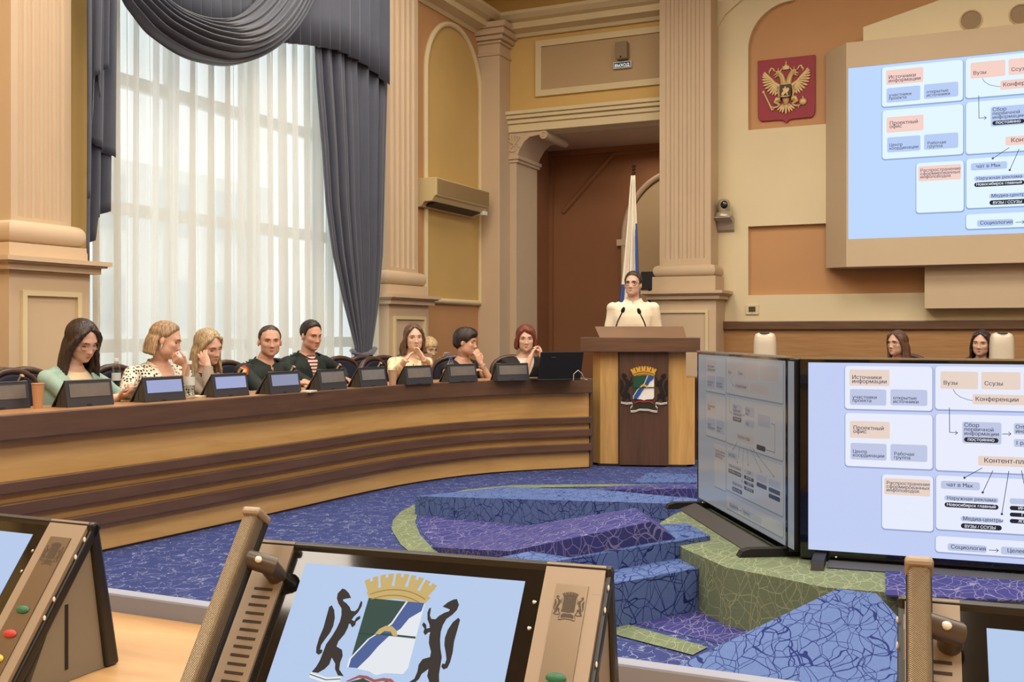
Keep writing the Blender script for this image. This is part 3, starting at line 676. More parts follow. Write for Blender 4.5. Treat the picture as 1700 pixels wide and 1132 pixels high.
television('television', 'large lit television of the ring facing the desk, showing the slide brightly', ptl, aF, hF*16/9, hF, SM_TV, bez=(.035,.018,.014,.036))
# side one: its right screen edge is nearest the camera
pr = atZ(1305.5, 599, 4.50); hS = (906-599)/FPX*4.5; wS = 4.5*.2919+.015
pl_ = pr+aS*wS
ax = (-aS).normalized()
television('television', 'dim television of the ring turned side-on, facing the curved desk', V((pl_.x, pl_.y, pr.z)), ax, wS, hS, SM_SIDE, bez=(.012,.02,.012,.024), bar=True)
# ================================================================== CURVED DESK
DP = [V((-4.66,2.2)), V((-4.46,4.315)), V((-4.342,5.647)), V((-4.22,7.10)), V((-3.881,8.056)), V((-3.235,8.765))]
def offs(P, d):
    R = []
    for i, p in enumerate(P):
        a = (p-P[i-1]).normalized() if i else None; c = (P[i+1]-p).normalized() if i < len(P)-1 else None
        na = V((a.y, -a.x)) if a else None; nc = V((c.y, -c.x)) if c else None
        n = (na+nc).normalized() if a and c else (na or nc); k = 1/max(.5, n.dot(na)) if a and c else 1
        R.append(p+n*d*k)
    return R
DS = []                                              # smooth the plan a little
def catmull(P, n=6):
    R = []
    for i in range(len(P)-1):
        p0 = P[max(i-1, 0)]; p1 = P[i]; p2 = P[i+1]; p3 = P[min(i+2, len(P)-1)]
        for k in range(n):
            t = k/n; R.append(.5*((2*p1)+(p2-p0)*t+(2*p0-5*p1+4*p2-p3)*t*t+(3*p1-p0-3*p2+p3)*t**3))
    R.append(P[-1]); return R
DS = catmull(DP, 4)
def strip(name, d0, d1, z0, z1, m, par, bevel=.004):
    A = offs(DS, d0); B_ = offs(DS, d1); b = MB()
    b.loft([[(p.x, p.y, z0), (q.x, q.y, z0), (q.x, q.y, z1), (p.x, p.y, z1)] for p, q in zip(A, B_)])
    return b.build(name, m, par, bevel=bevel)
desk = thing('curved_desk', 'long curved wooden council desk with dark rails along the window side', 'desk', (0,0,0))
DZ = .80
OAKD = wood('desk_oak', (190,150,90), (206,168,108), (.7, .7, 7)); DKD = wood('desk_dark', (84,61,48), (101,75,58), (.7, .7, 8), .35, .2)
strip('front_panel', 0, -.03, .0, .68, OAKD, desk)
strip('worktop', .045, -.42, DZ-.03, DZ, wood('desk_top', (156,112,72), (178,132,88), (2, 1.2, 3)), desk)
strip('apron', .075, .045, .675, DZ+.004, DKD, desk, .006)
for z0, z1 in ((.405,.462), (.288,.352), (.16,.226)): strip('rail', .05, 0, z0, z1, DKD, desk)
eA, eB = offs(DS, .02)[-1], offs(DS, -.42)[-1]; b = MB(); tt_ = (DS[-1]-DS[-2]).normalized()
b.loft([[(p.x, p.y, 0), (p.x+tt_.x*.02, p.y+tt_.y*.02, 0), (p.x+tt_.x*.02, p.y+tt_.y*.02, .77), (p.x, p.y, .77)] for p in (eA, eB)]); b.build('end_panel', DKD, desk)
strip('skirting', .004, -.02, 0, .012, mat('desk_gap', (30,18,12), .8, var=0), desk)
# ================================================================== LECTERN
Zl = 9.42; d_ = dpx(1070); aL = math.atan2(-d_[0], d_[1]); bp = onz(1070, 774.5, 0); 
LR = RZ(aL)
lec = thing('lectern', 'tall wooden lectern with the city arms on its dark front panel', 'lectern', (bp.x, bp.y, 0), aL)
b = MB(); b.box(-.40, .37, .02, .5, .02, 1.04); b.build('body', OAKV, lec)
b = MB(); b.box(-.225, .213, -.03, .03, .015, 1.04); b.build('front_panel', DKV, lec, bevel=.004)
b = MB(); b.box(-.235, -.225, -.005, .03, .02, 1.04); b.build('shadow_gap', mat('gap_dark', (34,22,18), .7, var=0), lec)
b = MB(); b.box(-.42, .38, .0, .51, 0, .02); b.build('plinth', BLACKM, lec)
b = MB(); b.prism([(.37, .02), (.45, .06), (.45, .5), (.37, .5)], .02, .8); b.build('side_wing', OAKV, lec); b = MB(); b.prism([(-.47, .1), (-.40, .03), (-.40, .5), (-.47, .5)], .02, 1.03); b.build('side_wing', OAKV, lec)
b = MB(); b.box(-.575, .49, -.1, .56, 1.035, 1.165); b.build('cap', DKW, lec, bevel=.004)
b = MB(); b.hexa([(-.405,.0,1.165),(.375,.0,1.165),(.37,.5,1.165),(-.40,.5,1.165),(-.455,.13,1.266),(.35,.13,1.266),(.37,.5,1.18),(-.40,.5,1.18)]); b.build('reading_top', mat('reading_brown', (116,88,66), .4, var=.06, vs=4), lec, bevel=.004)
b = MB(); emblem_into(b, T(-.006, -.032, .70) @ RX(PI/2) @ SC(.412, .412, 1), .0025); b.build('city_arms', EMATS, lec)
for k, (xa_, ya_, xb_, yb_) in enumerate(((1017,547,1033,517), (1077,547,1062,519))):
    p0 = V(((xa_-1070)/FPX*Zl, .2, 1.18)); p1 = V(((xb_-1070)/FPX*Zl, .12, HC+(550-yb_)/FPX*Zl)); g_ = thing('gooseneck_microphone', 'thin black gooseneck microphone on the lectern, %s of the pair' % ('nearer the seated audience, left' if k == 0 else 'nearer the column, right'), 'microphone', lec.matrix_basis @ p0, aL, 'lectern microphones')
    b = MB(); b.tube([(0,0,.0), (p1-p0)*.5+V((0,-.02,.02)), p1-p0], .006, 8); b.build('neck', BLACKM, g_, smooth=60)
    q = p1-p0; dn = q.normalized(); b = MB(); b.tube([q-dn*.01, q+dn*.0, q+dn*.02, q+dn*.045], [.008,.016,.018,.010], 10); b.build('capsule', BLACKM, g_, smooth=60)
    b = MB(); b.lathe([(.025,0),(.025,.008),(.01,.014)], 16); b.build('mount', BLACKM, g_)
# presidium desk behind the televisions
ye = 9.75; xp = fX(1141.5, ye)
pd = thing('presidium_desk', 'dark wooden platform desk whose end shows between lectern and television', 'desk', (xp, ye, 0))
b = MB(); b.box(0, 6, 0, .06, 0, .74); b.build('front_panel', DKV, pd); b = MB(); b.box(0, 6, .0, .6, .74, .78); b.build('worktop', DKW, pd)
b = MB(); b.box(0, .05, .05, .6, 0, .74); b.build('end_panel', DKV, pd)
for px in (1270, 1663):
    yy = ye+.28; c = fX(px, yy); Zc = yy/dpx(px)[1]; zt = HC-2/FPX*Zc
    t = thing('desk_speaker', 'rounded off-white desk speaker standing above the televisions, %s' % ('below the small wall thermostat' if px < 1400 else 'beside the dark-haired woman'), 'speaker', (c, yy, .78), TH*.3, 'rounded desk speakers')
    hh = zt-.78; w_ = 19/FPX*Zc
    sq = lambda c: math.copysign(abs(c)**.6, c)
    b = MB(); b.loft([[(w_*k*sq(math.cos(a*PI/12)), .09*k*sq(math.sin(a*PI/12)), z) for a in range(24)] for k, z in ((1.08,0),(1.0,hh*.3),(.97,hh*.75),(.92,hh*.9),(.8,hh*.97),(.5,hh))])
    b.build('shell', mat('pearl_plastic', (206,196,176), .35, metal=.1, var=0), t, smooth=60)
    b = MB(); b.ell((0, -.05, hh-.005), (w_*.45, .035, .01), 16, 8); b.build('top_vent', GREYP, t, smooth=60)
# ================================================================== CONFERENCE UNITS
def unit(label, group, loc, rotz, mic=True, screen='arms', W=.335, near=True):
    """local: sitter at -Y, x to the sitter's right, z=0 on the table; built about the top edge"""
    t = thing('conference_unit', label, 'conference unit', loc, rotz, group)
    h = .150; run = .112; hw = W/2
    ex = V((1,0,0)); ed = V((0,-run,-h)).normalized(); en = V((0,-h,run)).normalized()
    PM = Matrix((( ex.x, -ed.x, en.x, 0),(ex.y, -ed.y, en.y, 0),(ex.z, -ed.z, en.z, h),(0,0,0,1)))   # u along x, v up the panel, w outward
    Lp = math.hypot(run, h)
    b = MB(); b.box(-hw, hw, -Lp, 0, -.010, 0, PM); b.build('front_leaf', BLACK, t, bevel=.002)
    b = MB(); b.hexa([(-hw,.014,0),(hw,.014,0),(hw,.032,0),(-hw,.032,0),(-hw,-.008,h-.001),(hw,-.008,h-.001),(hw,.004,h-.001),(-hw,.004,h-.001)]); b.build('rear_leaf', BLACK if near else mat('rear_leaf_grey', (52,53,60), .45, var=0), t, bevel=.003)
    for s_ in (-1, 1):
        b = MB(); x0, x1 = sorted((s_*(hw-.004), s_*(hw-.012))); q = [(-run+.03, 0), (.02, 0), (-.006, h-.01), (-.02, h-.02)]
        b.prism(q, x0, x1, Matrix(((0,0,1,0),(1,0,0,0),(0,1,0,0),(0,0,0,1)))); b.mi = 1; xs_ = s_*hw-s_*.0035
        b.box(min(xs_, xs_-s_*.002), max(xs_, xs_-s_*.002), -.036, -.032, .012, .075); b.build('side_cheek', [TANF if near else mat('cheek_dark', (62,60,56), .5, var=0), BLACKM], t)
    def u(f): return -hw+W*f
    b = MB(); b.box(u(.123), u(.837), -Lp+.004, -.004, 0, .0015, PM); b.build('glass', GLOSSK, t)
    b = MB(); b.box(u(.015), u(.123), -Lp+.002, -.003, 0, .004, PM); b.mi = 1
    for k in range(12): b.box(u(.05), u(.105), -.0505-k*.0075, -.0482-k*.0075, .0035, .0044, PM)
    b.build('speaker_strip', [TANM, mat('slot_brown', (58,42,30), .6, var=0)], t, bevel=0)
    b = MB(); b.box(u(.837), u(.987), -Lp+.002, -.003, 0, .004, PM); cp_ = b.build('control_strip', TANM, t)
    b = MB(); b.box(u(.872), u(.952), -Lp+.02, -.022, .004, .005, PM); b.build('button_plate', BRS, cp_)
    b = MB(); emblem_into(b, PM @ T(u(.912), -.040, .0051) @ SC(.024, .024, .01), .002, thick=False); b.build('small_arms', [mat('engraved', (70,58,44), .5, var=0)]*8, cp_)
    for vv, cc in ((-.098, ('button_green', (44,104,74))), (-.122, ('button_red', (176,58,50))), (-.146, ('button_yellow', (196,176,60)))):
        b = MB(); b.ell((u(.912), vv, .0055), (.0085, .0042, .002), 14, 6, PM); b.build('button', mat(cc[0], cc[1], .4, var=0), cp_, smooth=60)
    for vv in (-.038, -.06):
        b = MB(); b.ell((u(.822), vv, .002), (.0018, .0018, .001), 10, 5, PM); b.build('indicator', CHROME, t)
    for s_ in (-1, 1):
        for zz in (.135, .12, .085, .07) if near else ():
            b = MB(); b.ell((s_*hw, -(h-zz)*run/h-.004, zz), (.0008, .0017, .0024), 8, 6); b.build('jack_socket', WHITE, t)
    sx0, sx1, sy0, sy1 = u(.173), u(.788), -.149, -.021
    b = MB(); b.mi = 0; b.box(sx0, sx1, sy0, sy1, .0016, .0022, PM)
    if screen == 'arms':
        m_ = [emis('unit_screen', (182,204,238), .95)]+[emis('unit_arms_'+k, c, .9) for k, c in (('blk',(44,38,38)),('white',(236,240,246)),('green',(40,74,68)),('blue',(70,96,156)),('gold',(206,178,112)),('brown',(160,130,70)),('dgreen',(60,64,60)),('red',(160,90,90)))]
        emblem_into(b, PM @ T((sx0+sx1)/2-.006, -.083, .0022) @ SC(.118, .118, .1), .002, off=1, thick=False)
    else: m_ = [emis('unit_screen', (182,204,238), .95)]
    b.build('screen', m_, t)
    # rear name display
    a_ = V((0,.018-.012*0,0)); rd = V((0,-.026,h)).normalized(); rn = V((0, h, .026)).normalized()
    RM = Matrix(((-1, rd.x, rn.x, 0),(0, rd.y, rn.y, .0325),(0, rd.z, rn.z, 0),(0,0,0,1)))
    b = MB(); b.box(-hw*.86, hw*.86, .055, .13, 0, .0012, RM); b.build('name_display', mat('rear_display_glass', (112,108,106), .12, var=.12, vs=10, spec=.6), t)
    b = MB(); b.box(-hw*.2, hw*.0, .008, .012, 0, .003, RM); b.build('rear_clip', BLACKM, t)
    if mic:
        b = MB(); mx_ = u(.045); b.box(mx_-.0085, mx_+.0065, -Lp-.01, .002, .030, .046, PM); b.build('microphone_bar', MESH_M, t, bevel=.003); b = MB(); b.box(mx_-.0095, mx_+.0075, -Lp-.012, .003, .024, .031, PM); b.build('bar_back', BLACKM, t, bevel=.002)
        b = MB(); b.box(mx_-.0105, mx_+.0085, .001, .009, .024, .048, PM); b.build('bar_cap', TANM, t, bevel=.003)
        b = MB(); q0 = PM @ V((mx_+.019, -.036, .0)); q1 = PM @ V((mx_+.019, -.034, .022)); q2 = PM @ V((mx_, -.034, .034)); b.tube([q0, q1], .0085, 14); b.tube([q1-(q2-q1)*.3, q2], .0085, 12); b.build('hinge', mat('hinge_grey', (86,76,68), .35, metal=.4, var=0), t, smooth=40)
        b = MB(); q = PM @ V((mx_+.016, -.035, .0345)); b.ell(q, (.0035, .0025, .003), 8, 6); b.build('hinge_light', WHITE, t)
    return t
# woven metal mesh of the microphone bar
MESH_M = bpy.data.materials.new('microphone_mesh'); MESH_M.use_nodes = True; nt = MESH_M.node_tree; N = nt.nodes; L = nt.links; bs_ = N['Principled BSDF']
tc = N.new('ShaderNodeTexCoord'); ck = N.new('ShaderNodeTexWave'); ck.inputs['Scale'].default_value = 330; ck.bands_direction = 'DIAGONAL'; L.new(tc.outputs['Object'], ck.inputs[0])
rp = N.new('ShaderNodeValToRGB'); rp.color_ramp.elements[0].color = lin((84,72,58)); rp.color_ramp.elements[1].color = lin((164,148,122)); rp.color_ramp.elements[0].position = .3; rp.color_ramp.elements[1].position = .7
L.new(ck.outputs['Fac'], rp.inputs[0]); L.new(rp.outputs[0], bs_.inputs['Base Color']); bs_.inputs['Metallic'].default_value = .55; bs_.inputs['Roughness'].default_value = .38
bpn = N.new('ShaderNodeBump'); bpn.inputs['Strength'].default_value = .5; bpn.inputs['Distance'].default_value = .002; L.new(ck.outputs['Fac'], bpn.inputs['Height']); L.new(bpn.outputs[0], bs_.inputs['Normal'])
NT = .88                                             # near table height
def near_unit(pl, pr, label, W=None, mic=True):
    a = onz(*pl, NT+.15); c = onz(*pr, NT+.15); m_ = (a+c)/2; ang = math.atan2(c.y-a.y, c.x-a.x)
    return unit(label, 'conference units on the near desk', (m_.x, m_.y, NT), ang, mic, W=(c-a).length)
un = near_unit((430,893), (1018,938), 'near conference unit in the middle showing the city arms, with a microphone bar')
# left unit: right corner known, same width and axis
c = onz(160, 866, NT+.15); W_ = .335; ang = math.radians(24.5-23.7); a = c-V((math.cos(ang), math.sin(ang), 0))*W_; m_ = (a+c)/2
unit('near conference unit at the left edge, seen from its right side with coloured buttons', 'conference units on the near desk', (m_.x, m_.y, NT), ang, False, W=W_)
a = onz(1490, 985, NT+.15); ang = math.radians(24.5-20.5); m_ = a+V((math.cos(ang), math.sin(ang), 0))*W_/2
unit('near conference unit at the right edge with an upright microphone bar', 'conference units on the near desk', (m_.x, m_.y, NT), ang, True, screen='plain', W=W_)
nd = thing('near_desk', 'pale wooden desk in front of the viewer with a grey edge strip', 'desk', (0, 0, 0))
ey = onz(335, 1030, NT).y
b = MB(); b.box(-3, 3, -.1, ey-.012, NT-.035, NT-.0005); b.build('worktop', wood('near_top', (178,138,92), (200,160,112), (1.5, 8, 8), .35, .2), nd)
b = MB(); b.box(-3, 3, ey-.012, ey+.008, NT-.06, NT+.022); b.build('edge_strip', mat('grey_edge', (140,146,164), .45, var=0), nd, bevel=.003)
b = MB(); b.box(-3, 3, ey-.06, ey-.03, 0, NT-.035); b.build('modesty_panel', OAK, nd)
for x in (-2.9, 2.9):
    b = MB(); b.box(x-.03, x+.03, 0, ey-.06, 0, NT-.035); b.build('side_panel', OAK, nd)
# far units: bottom centre pixels of the rear leaf
FU = [(8,681,.30),(152,675,0),(276,667,0),(386,659,0),(476,654,0),(555,648,0),(622,643,0),(698,639,0),(770,635,0),(853,633,0)]
FL = ['far conference unit at the left end of the curved desk, beside the paper cup','far conference unit before the woman in the mint jacket','far conference unit before the woman in the patterned blouse','far conference unit before the fair-haired woman leaning on her hand','far conference unit before the officer with the orange sleeve patch','far conference unit before the officer with the striped undershirt','far conference unit before the empty chairs','far conference unit before the woman in the cream blouse','far conference unit before the woman with short black hair','far conference unit before the red-haired woman']
def desk_normal(p):
    best = min(range(len(DS)-1), key=lambda i: ((DS[i]+DS[i+1])/2-V((p.x, p.y))).length); t = (DS[best+1]-DS[best]).normalized(); return V((t.y, -t.x))
usrc = {}
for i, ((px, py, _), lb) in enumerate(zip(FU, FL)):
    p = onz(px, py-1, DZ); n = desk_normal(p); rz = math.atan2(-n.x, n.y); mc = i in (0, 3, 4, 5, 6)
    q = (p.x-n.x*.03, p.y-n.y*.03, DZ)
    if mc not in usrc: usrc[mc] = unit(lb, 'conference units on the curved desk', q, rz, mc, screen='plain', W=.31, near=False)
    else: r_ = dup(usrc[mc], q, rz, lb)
    if i in (2, 3, 4):  # reflections on these rear displays, put in as a bluish glow
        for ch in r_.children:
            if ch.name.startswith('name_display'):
                ch.data = ch.data.copy(); ch.data.materials[0] = emis('display_reflection_%d' % i, ((168,178,224),(168,180,226),(146,152,182))[i-2], .85, True)
# ================================================================== PEOPLE
def ellf(P, c, r):
    q = (P-np.array(c))/np.array(r); k0 = np.linalg.norm(q, axis=1); k1 = np.linalg.norm(q/np.array(r), axis=1)+1e-9
    return k0*(k0-1)/k1
def smin(a, b, k):
    h = np.clip(.5+.5*(b-a)/k, 0, 1); return b*(1-h)+a*h-k*h*(1-h)
NLON, NLAT = 84, 64
def head_field(P, male, wide):
    jw = 1.10 if male else 1.0
    f = ellf(P, (0,-.014,.030), (.074*wide,.096,.086))
    f = smin(f, ellf(P, (0,.022,-.030), (.060*wide,.066,.084)), .025)
    f = smin(f, ellf(P, (0,.056,-.092), (.024*jw,.026,.022)), .025)
    for s in (-1, 1):
        f = smin(f, ellf(P, (s*.036*jw*wide,.012,-.066), (.020,.042,.028)), .03)
        f = smin(f, ellf(P, (s*.040*wide,.050,-.024), (.020,.024,.018)), .02)
    f = smin(f, ellf(P, (0,.068,.024), (.044,.016,.014)), .02)
    return f
def g2(x, z, cx, cz, sx, sz): return np.exp(-((x-cx)/sx)**2-((z-cz)/sz)**2)
def head_surface(male=False, wide=1.0):
    lon = np.linspace(0, 2*PI, NLON, endpoint=False); lat = np.linspace(-PI/2+.03, PI/2-.03, NLAT)
    D = np.array([[math.cos(a)*math.sin(o), math.cos(a)*math.cos(o), math.sin(a)] for a in lat for o in lon])
    lo = np.full(len(D), .01); hi = np.full(len(D), .25); c0 = np.array((0,0,-.005))
    for _ in range(26):
        m = (lo+hi)/2; v = head_field(D*m[:,None]+c0, male, wide); ins = v < 0; lo = np.where(ins, m, lo); hi = np.where(ins, hi, m)
    P = D*lo[:,None]+c0; x, z = P[:,0], P[:,2]; fr = (P[:,1] > .02)
    d = np.zeros(len(P))
    for s in (-1, 1):
        d -= .011*g2(x, z, s*.032, .002, .017, .012)
        d += .004*g2(x, z, s*.032, .000, .010, .006)
        d += .003*g2(x, z, s*.030, .022, .020, .007)
        d -= .003*g2(x, z, s*.028, -.055, .008, .016)
    d += (.023 if male else .020)*g2(x, z, 0, -.036, .0115, .0105)+.012*g2(x, z, 0, -.018, .009, .018)+.005*g2(x, z, 0, .004, .009, .014)
    for s in (-1, 1): d += .006*g2(x, z, s*.012, -.040, .007, .007)
    d -= .004*g2(x, z, 0, -.052, .016, .005)
    d += .0065*g2(x, z, 0, -.0625, .020, .0055)+.0065*g2(x, z, 0, -.074, .017, .0055)-.0055*g2(x, z, 0, -.068, .021, .0022)
    d -= .004*g2(x, z, 0, -.083, .016, .006); d += .004*g2(x, z, 0, -.1, .014, .010)
    P[:,1] += d*fr
    return D, P
def hair_shell(D, P, st):
    """thickness over the skull: st = dict(c=hairline level, n=(y,z) plane, t=thickness, top=extra)"""
    az = np.degrees(np.arctan2(D[:,0], D[:,1])); el = np.degrees(np.arcsin(np.clip(D[:,2], -1, 1)))
    ln = st['line']; thr = np.interp(np.abs(az+st.get('part', 0)), [q[0] for q in ln], [q[1] for q in ln])
    m = np.clip((el-thr)/st.get('soft', 20)+.22, 0, 1); m = m*m*(3-2*m)
    t = st.get('t', .012)*(1+st.get('top', 0)*np.clip(D[:,2], 0, 1)+st.get('front', 0)*np.clip(D[:,1]*D[:,2]*2, 0, 1))
    return P+D*(m*(t+.012)-.012)[:,None]
def rings_of(A): return A.reshape(NLAT, NLON, 3)
def add_ball(b, P, M):
    b.loft([[tuple(q) for q in r] for r in rings_of(P)], True, M)
def ik(S, W, l1, l2, pole):
    d = W-S; L_ = min(d.length, (l1+l2)*.995); u = d.normalized(); W = S+u*L_
    a = (l1*l1-l2*l2+L_*L_)/(2*L_); h = math.sqrt(max(0, l1*l1-a*a)); p = (pole-u*pole.dot(u)).normalized()
    return S+u*a+p*h, W
def hand_into(b, W, fd, pn, side, curl=.5, k=1.0, spread=.12, thumb=.5):
    """side +1 right hand, -1 left; fd finger direction, pn palm normal"""
    fd = fd.normalized(); pn = (pn-fd*pn.dot(fd)).normalized(); tx = fd.cross(pn).normalized()*side    # thumb side
    L_ = .085*k
    rings = []
    for t, w, th in ((0,.026,.019),(.25,.034,.018),(.6,.040,.016),(1.0,.038,.012)):
        c = W+fd*(L_*t); rings.append([c+tx*(w*k*math.cos(a*PI/6))+pn*(th*k*math.sin(a*PI/6)) for a in range(12)])
    b.loft(rings)
    for i, (o, ln) in enumerate(((.029,.070),(.010,.080),(-.010,.074),(-.028,.058))):
        p = W+fd*L_*.95+tx*o*k; d = (fd+tx*spread*(1.5-i)*.5).normalized(); pts = [p-d*.01]; q = p; ang = 0
        cc = curl*(1+.12*i)
        for j, fr in enumerate((.45,.31,.24)):
            ang += cc*(.75, 1.0, .8)[j]; dd = (d*math.cos(ang)+pn*math.sin(ang)).normalized(); q = q+dd*ln*k*fr; pts.append(q)
        b.tube(pts, [.0098*k,.0092*k,.0085*k,.0068*k], 8)
    p = W+fd*L_*.22+tx*.026*k; d1 = (fd*.75+tx*.75+pn*.25).normalized(); d2 = (fd*.9+tx*.2+pn*thumb).normalized(); d3 = (fd*.85+pn*(thumb+.3)-tx*.15).normalized()
    q1 = p+d1*.038*k; q2 = q1+d2*.032*k; b.tube([p-d1*.012, q1, q2, q2+d3*.024*k], [.013*k,.0115*k,.0098*k,.0075*k], 8)
def skin_mat(key, rgb):
    m = mat(key, rgb, .5, var=.04, vs=20, spec=.35); b = m.node_tree.nodes['Principled BSDF']; b.inputs['Subsurface Weight'].default_value = .0; return m
LIPS = mat('lips', (178,92,84), .4, var=0); EYEW = mat('eye_white', (226,218,210), .25, var=0); IRIS = mat('iris_dark', (52,40,34), .15, var=0)
TORSO = [(-.05,.15,.115),(0,.172,.13),(.12,.160,.118),(.26,.146,.105),(.42,.150,.106),(.58,.160,.112),(.72,.165,.110),(.84,.158,.098),(.92,.125,.080),(.97,.085,.064),(1.03,.058,.056)]
def hair_mat(key, rgb, hi=None):
    if key in _m: return _m[key]
    m = wood(key, tuple(x*.75 for x in rgb), hi or tuple(min(255, x*1.25) for x in rgb), (30, 30, 3), .42, .1); m.node_tree.nodes['Principled BSDF'].inputs['Specular IOR Level'].default_value = .35
    return m
MEN = [(0,50),(22,49),(42,43),(58,40),(68,22),(78,0),(86,-6),(94,14),(106,4),(120,-22),(180,-40)]
WOM = [(0,56),(20,53),(42,42),(60,26),(76,0),(90,-24),(120,-42),(180,-50)]
def frame_locks(ln, r=.018, x=.083, f=.0, y0=.066):
    L_ = []
    for s in (1, -1):
        L_.append(([(s*.010,y0-.012,.098),(s*.046,y0-.006,.076),(s*.070,.038+f,.035),(s*x,.016+f,-.02),(s*(x+.004),.006+f,-.07),(s*(x+.002),.006+f,-.07-ln*.5),(s*(x-.006),.012+f,-.07-ln)],[.012,.016,r,r,r,r*.9,r*.45]))
    return L_
NK = .150
def person(label, head, face, face_pitch=0, face_roll=0, body=None, lean=10, male=False, skin=(206,150,122), hair=None, hair_mt=None, arms=None, top=None, top_mt=None,
           sleeve=1.0, neckline=None, inner=None, wide=1.0, eyes='open', specs=None, stand=False, seat=None, hfwd=.03, sh=None, gaze=0, lips=True, brow=(60,44,34), collar=None, fat=1.0, trouser=(40,42,48), earring=False, pants=True):
    """head: world position of the head centre; face: room azimuth (deg, 0=+X) the face looks to; body: azimuth of the chest"""
    body = face if body is None else body
    rz = math.radians(body-90); lam = math.radians(lean)
    sh = sh or (.195 if male else .168)
    up = V((0, math.sin(lam), math.cos(lam))); fw = V((0, math.cos(lam), -math.sin(lam))); 
    LT = .55 if male else .52
    nb_off = up*LT
    hipz = head.z-(nb_off.z+NK) if seat is None else seat
    if stand: hipz = head.z-(nb_off.z+NK)
    hd = V((0, nb_off.y+hfwd, hipz+nb_off.z+NK))
    off = RZ(rz) @ V((hd.x, hd.y, 0)); root = thing('person', label, 'person', (head.x-off.x, head.y-off.y, 0), rz)
    H0 = V((0, 0, hipz)); NB = H0+nb_off
    HM = T(*hd) @ RZ(math.radians(face-body)) @ RX(math.radians(face_pitch)) @ RY(math.radians(face_roll))
    inv = root.matrix_basis.inverted()
    D, P = head_surface(male, wide)
    b = MB(); add_ball(b, P, HM)
    for s in (-1, 1): b.ell((0,0,0), (.010,.018,.030), 12, 8, HM @ T(s*.077*wide, -.012, -.012) @ RZ(s*-.35) @ RX(.15))
    hb = HM @ V((0, -.022, -.075)); b.tube([NB-up*.03, NB+up*.03, hb, HM @ V((0,-.015,-.03))], [.066 if male else .058, .058 if male else .05, .055 if male else .047, .05], 16)
    def torso(bb, grow, t0=-.05, t1=2):
        R = []
        for t, rx, ry in TORSO:
            if not (t0 <= t <= t1): continue
            c = H0+up*(t*LT)+fw*(.012*math.sin(t*PI)); kx = (1.1 if male else 1)*fat if t < .95 else 1
            R.append([c+V((1,0,0))*((rx*kx+grow)*math.cos(a*PI/14))+fw*((ry*fat+grow)*math.sin(a*PI/14)*(1 if male or t < .4 or t > .85 or math.sin(a*PI/14) < 0 else 1.18)) for a in range(28)])
        bb.loft(R)
    torso(b, 0)
    k = 1.0 if male else .88
    S = {s: H0+up*(LT*.855)+V((s*sh*fat, 0, 0)) for s in (1, -1)}
    AR = {}
    for s in (1, -1):
        a = arms[s]
        Wt = a['w']
        if a.get('rel') == 'head': Wt = hd+V(Wt)
        elif a.get('rel') == 'world': Wt = inv @ V(Wt)
        else: Wt = V(Wt)
        E_, W_ = ik(S[s], Wt, .30*k, .26*k, V(a.get('pole', (s*.6, -.2, -1))))
        AR[s] = (S[s], E_, W_)
        b.tube([S[s]+V((-s*.05,0,0)), S[s], S[s]+(E_-S[s])*.5, E_, E_+(W_-E_)*.35, E_+(W_-E_)*.75, W_, W_+(W_-E_).normalized()*.012], [.05*k,.053*k,.046*k,.039*k,.041*k,.032*k,.026*k,.024*k], 12)
        b.ell(S[s], (.055*k,.055*k,.055*k), 12, 8)
        b.ell(E_, (.038*k,.038*k,.038*k), 10, 8)
        fd = V(a['fd']) if 'fd' in a else ((inv @ V(a['to']))-W_ if 'to' in a else (W_-E_))
        if a.get('rel') == 'head' and 'fdh' in a: fd = HM.to_3x3() @ V(a['fdh'])
        pn = V(a.get('pn', (0,0,-1)))
        if 'pnh' in a: pn = HM.to_3x3() @ V(a['pnh'])
        if a.get('pnto') == 'head': pn = hd+V((0,0,-.03))-W_
        hand_into(b, W_, fd, pn, s, a.get('curl', .4), k*1.02, a.get('spread', .12), a.get('thumb', .5))
    # legs
    LG = {}
    for s in (1, -1):
        hj = H0+V((s*.09,0,-.02))
        if stand: K_ = hj+V((0,.02,-.42*hipz/.95)); A_ = V((s*.10, -.01, .09))
        else: K_ = hj+V((s*.04,.40,0)); K_.z = max(.46, K_.z); A_ = V((K_.x, K_.y-.02, .09))
        LG[s] = (hj, K_, A_)
        b.tube([hj, hj+(K_-hj)*.5, K_, K_+(A_-K_)*.35, A_, A_+V((0,0,-.03))], [.085,.075,.058,.056,.04,.038], 12)
        b.tube([A_+V((0,-.05,-.05)), A_+V((0,.05,-.045)), A_+V((0,.15,-.06))], [.035,.04,.025], 10)
    me = remesh_b(b, .0052, 1)
    # lips by position
    HI = HM.inverted(); n = len(me.vertices); co = np.empty(n*3); me.vertices.foreach_get('co', co); co = co.reshape(n, 3)
    hm = np.array(HI); hc = co@hm[:3,:3].T+hm[:3,3]
    lipv = (np.abs(hc[:,0]) < .0225) & (np.abs(hc[:,2]+.0685) < .0095*(1-(np.abs(hc[:,0])/.026)**2)) & (hc[:,1] > .05)
    pm = [0]*len(me.polygons)
    link('body', me, skin_mat('skin_%d_%d_%d' % skin, skin), root, smooth=180)
    # eyes
    xs = P[:,0]; zs = P[:,2]; front = P[:,1] > .03
    def surf(x, z): 
        i = np.argmin(np.where(front, (xs-x)**2+(zs-z)**2, 9)); return P[i,1]
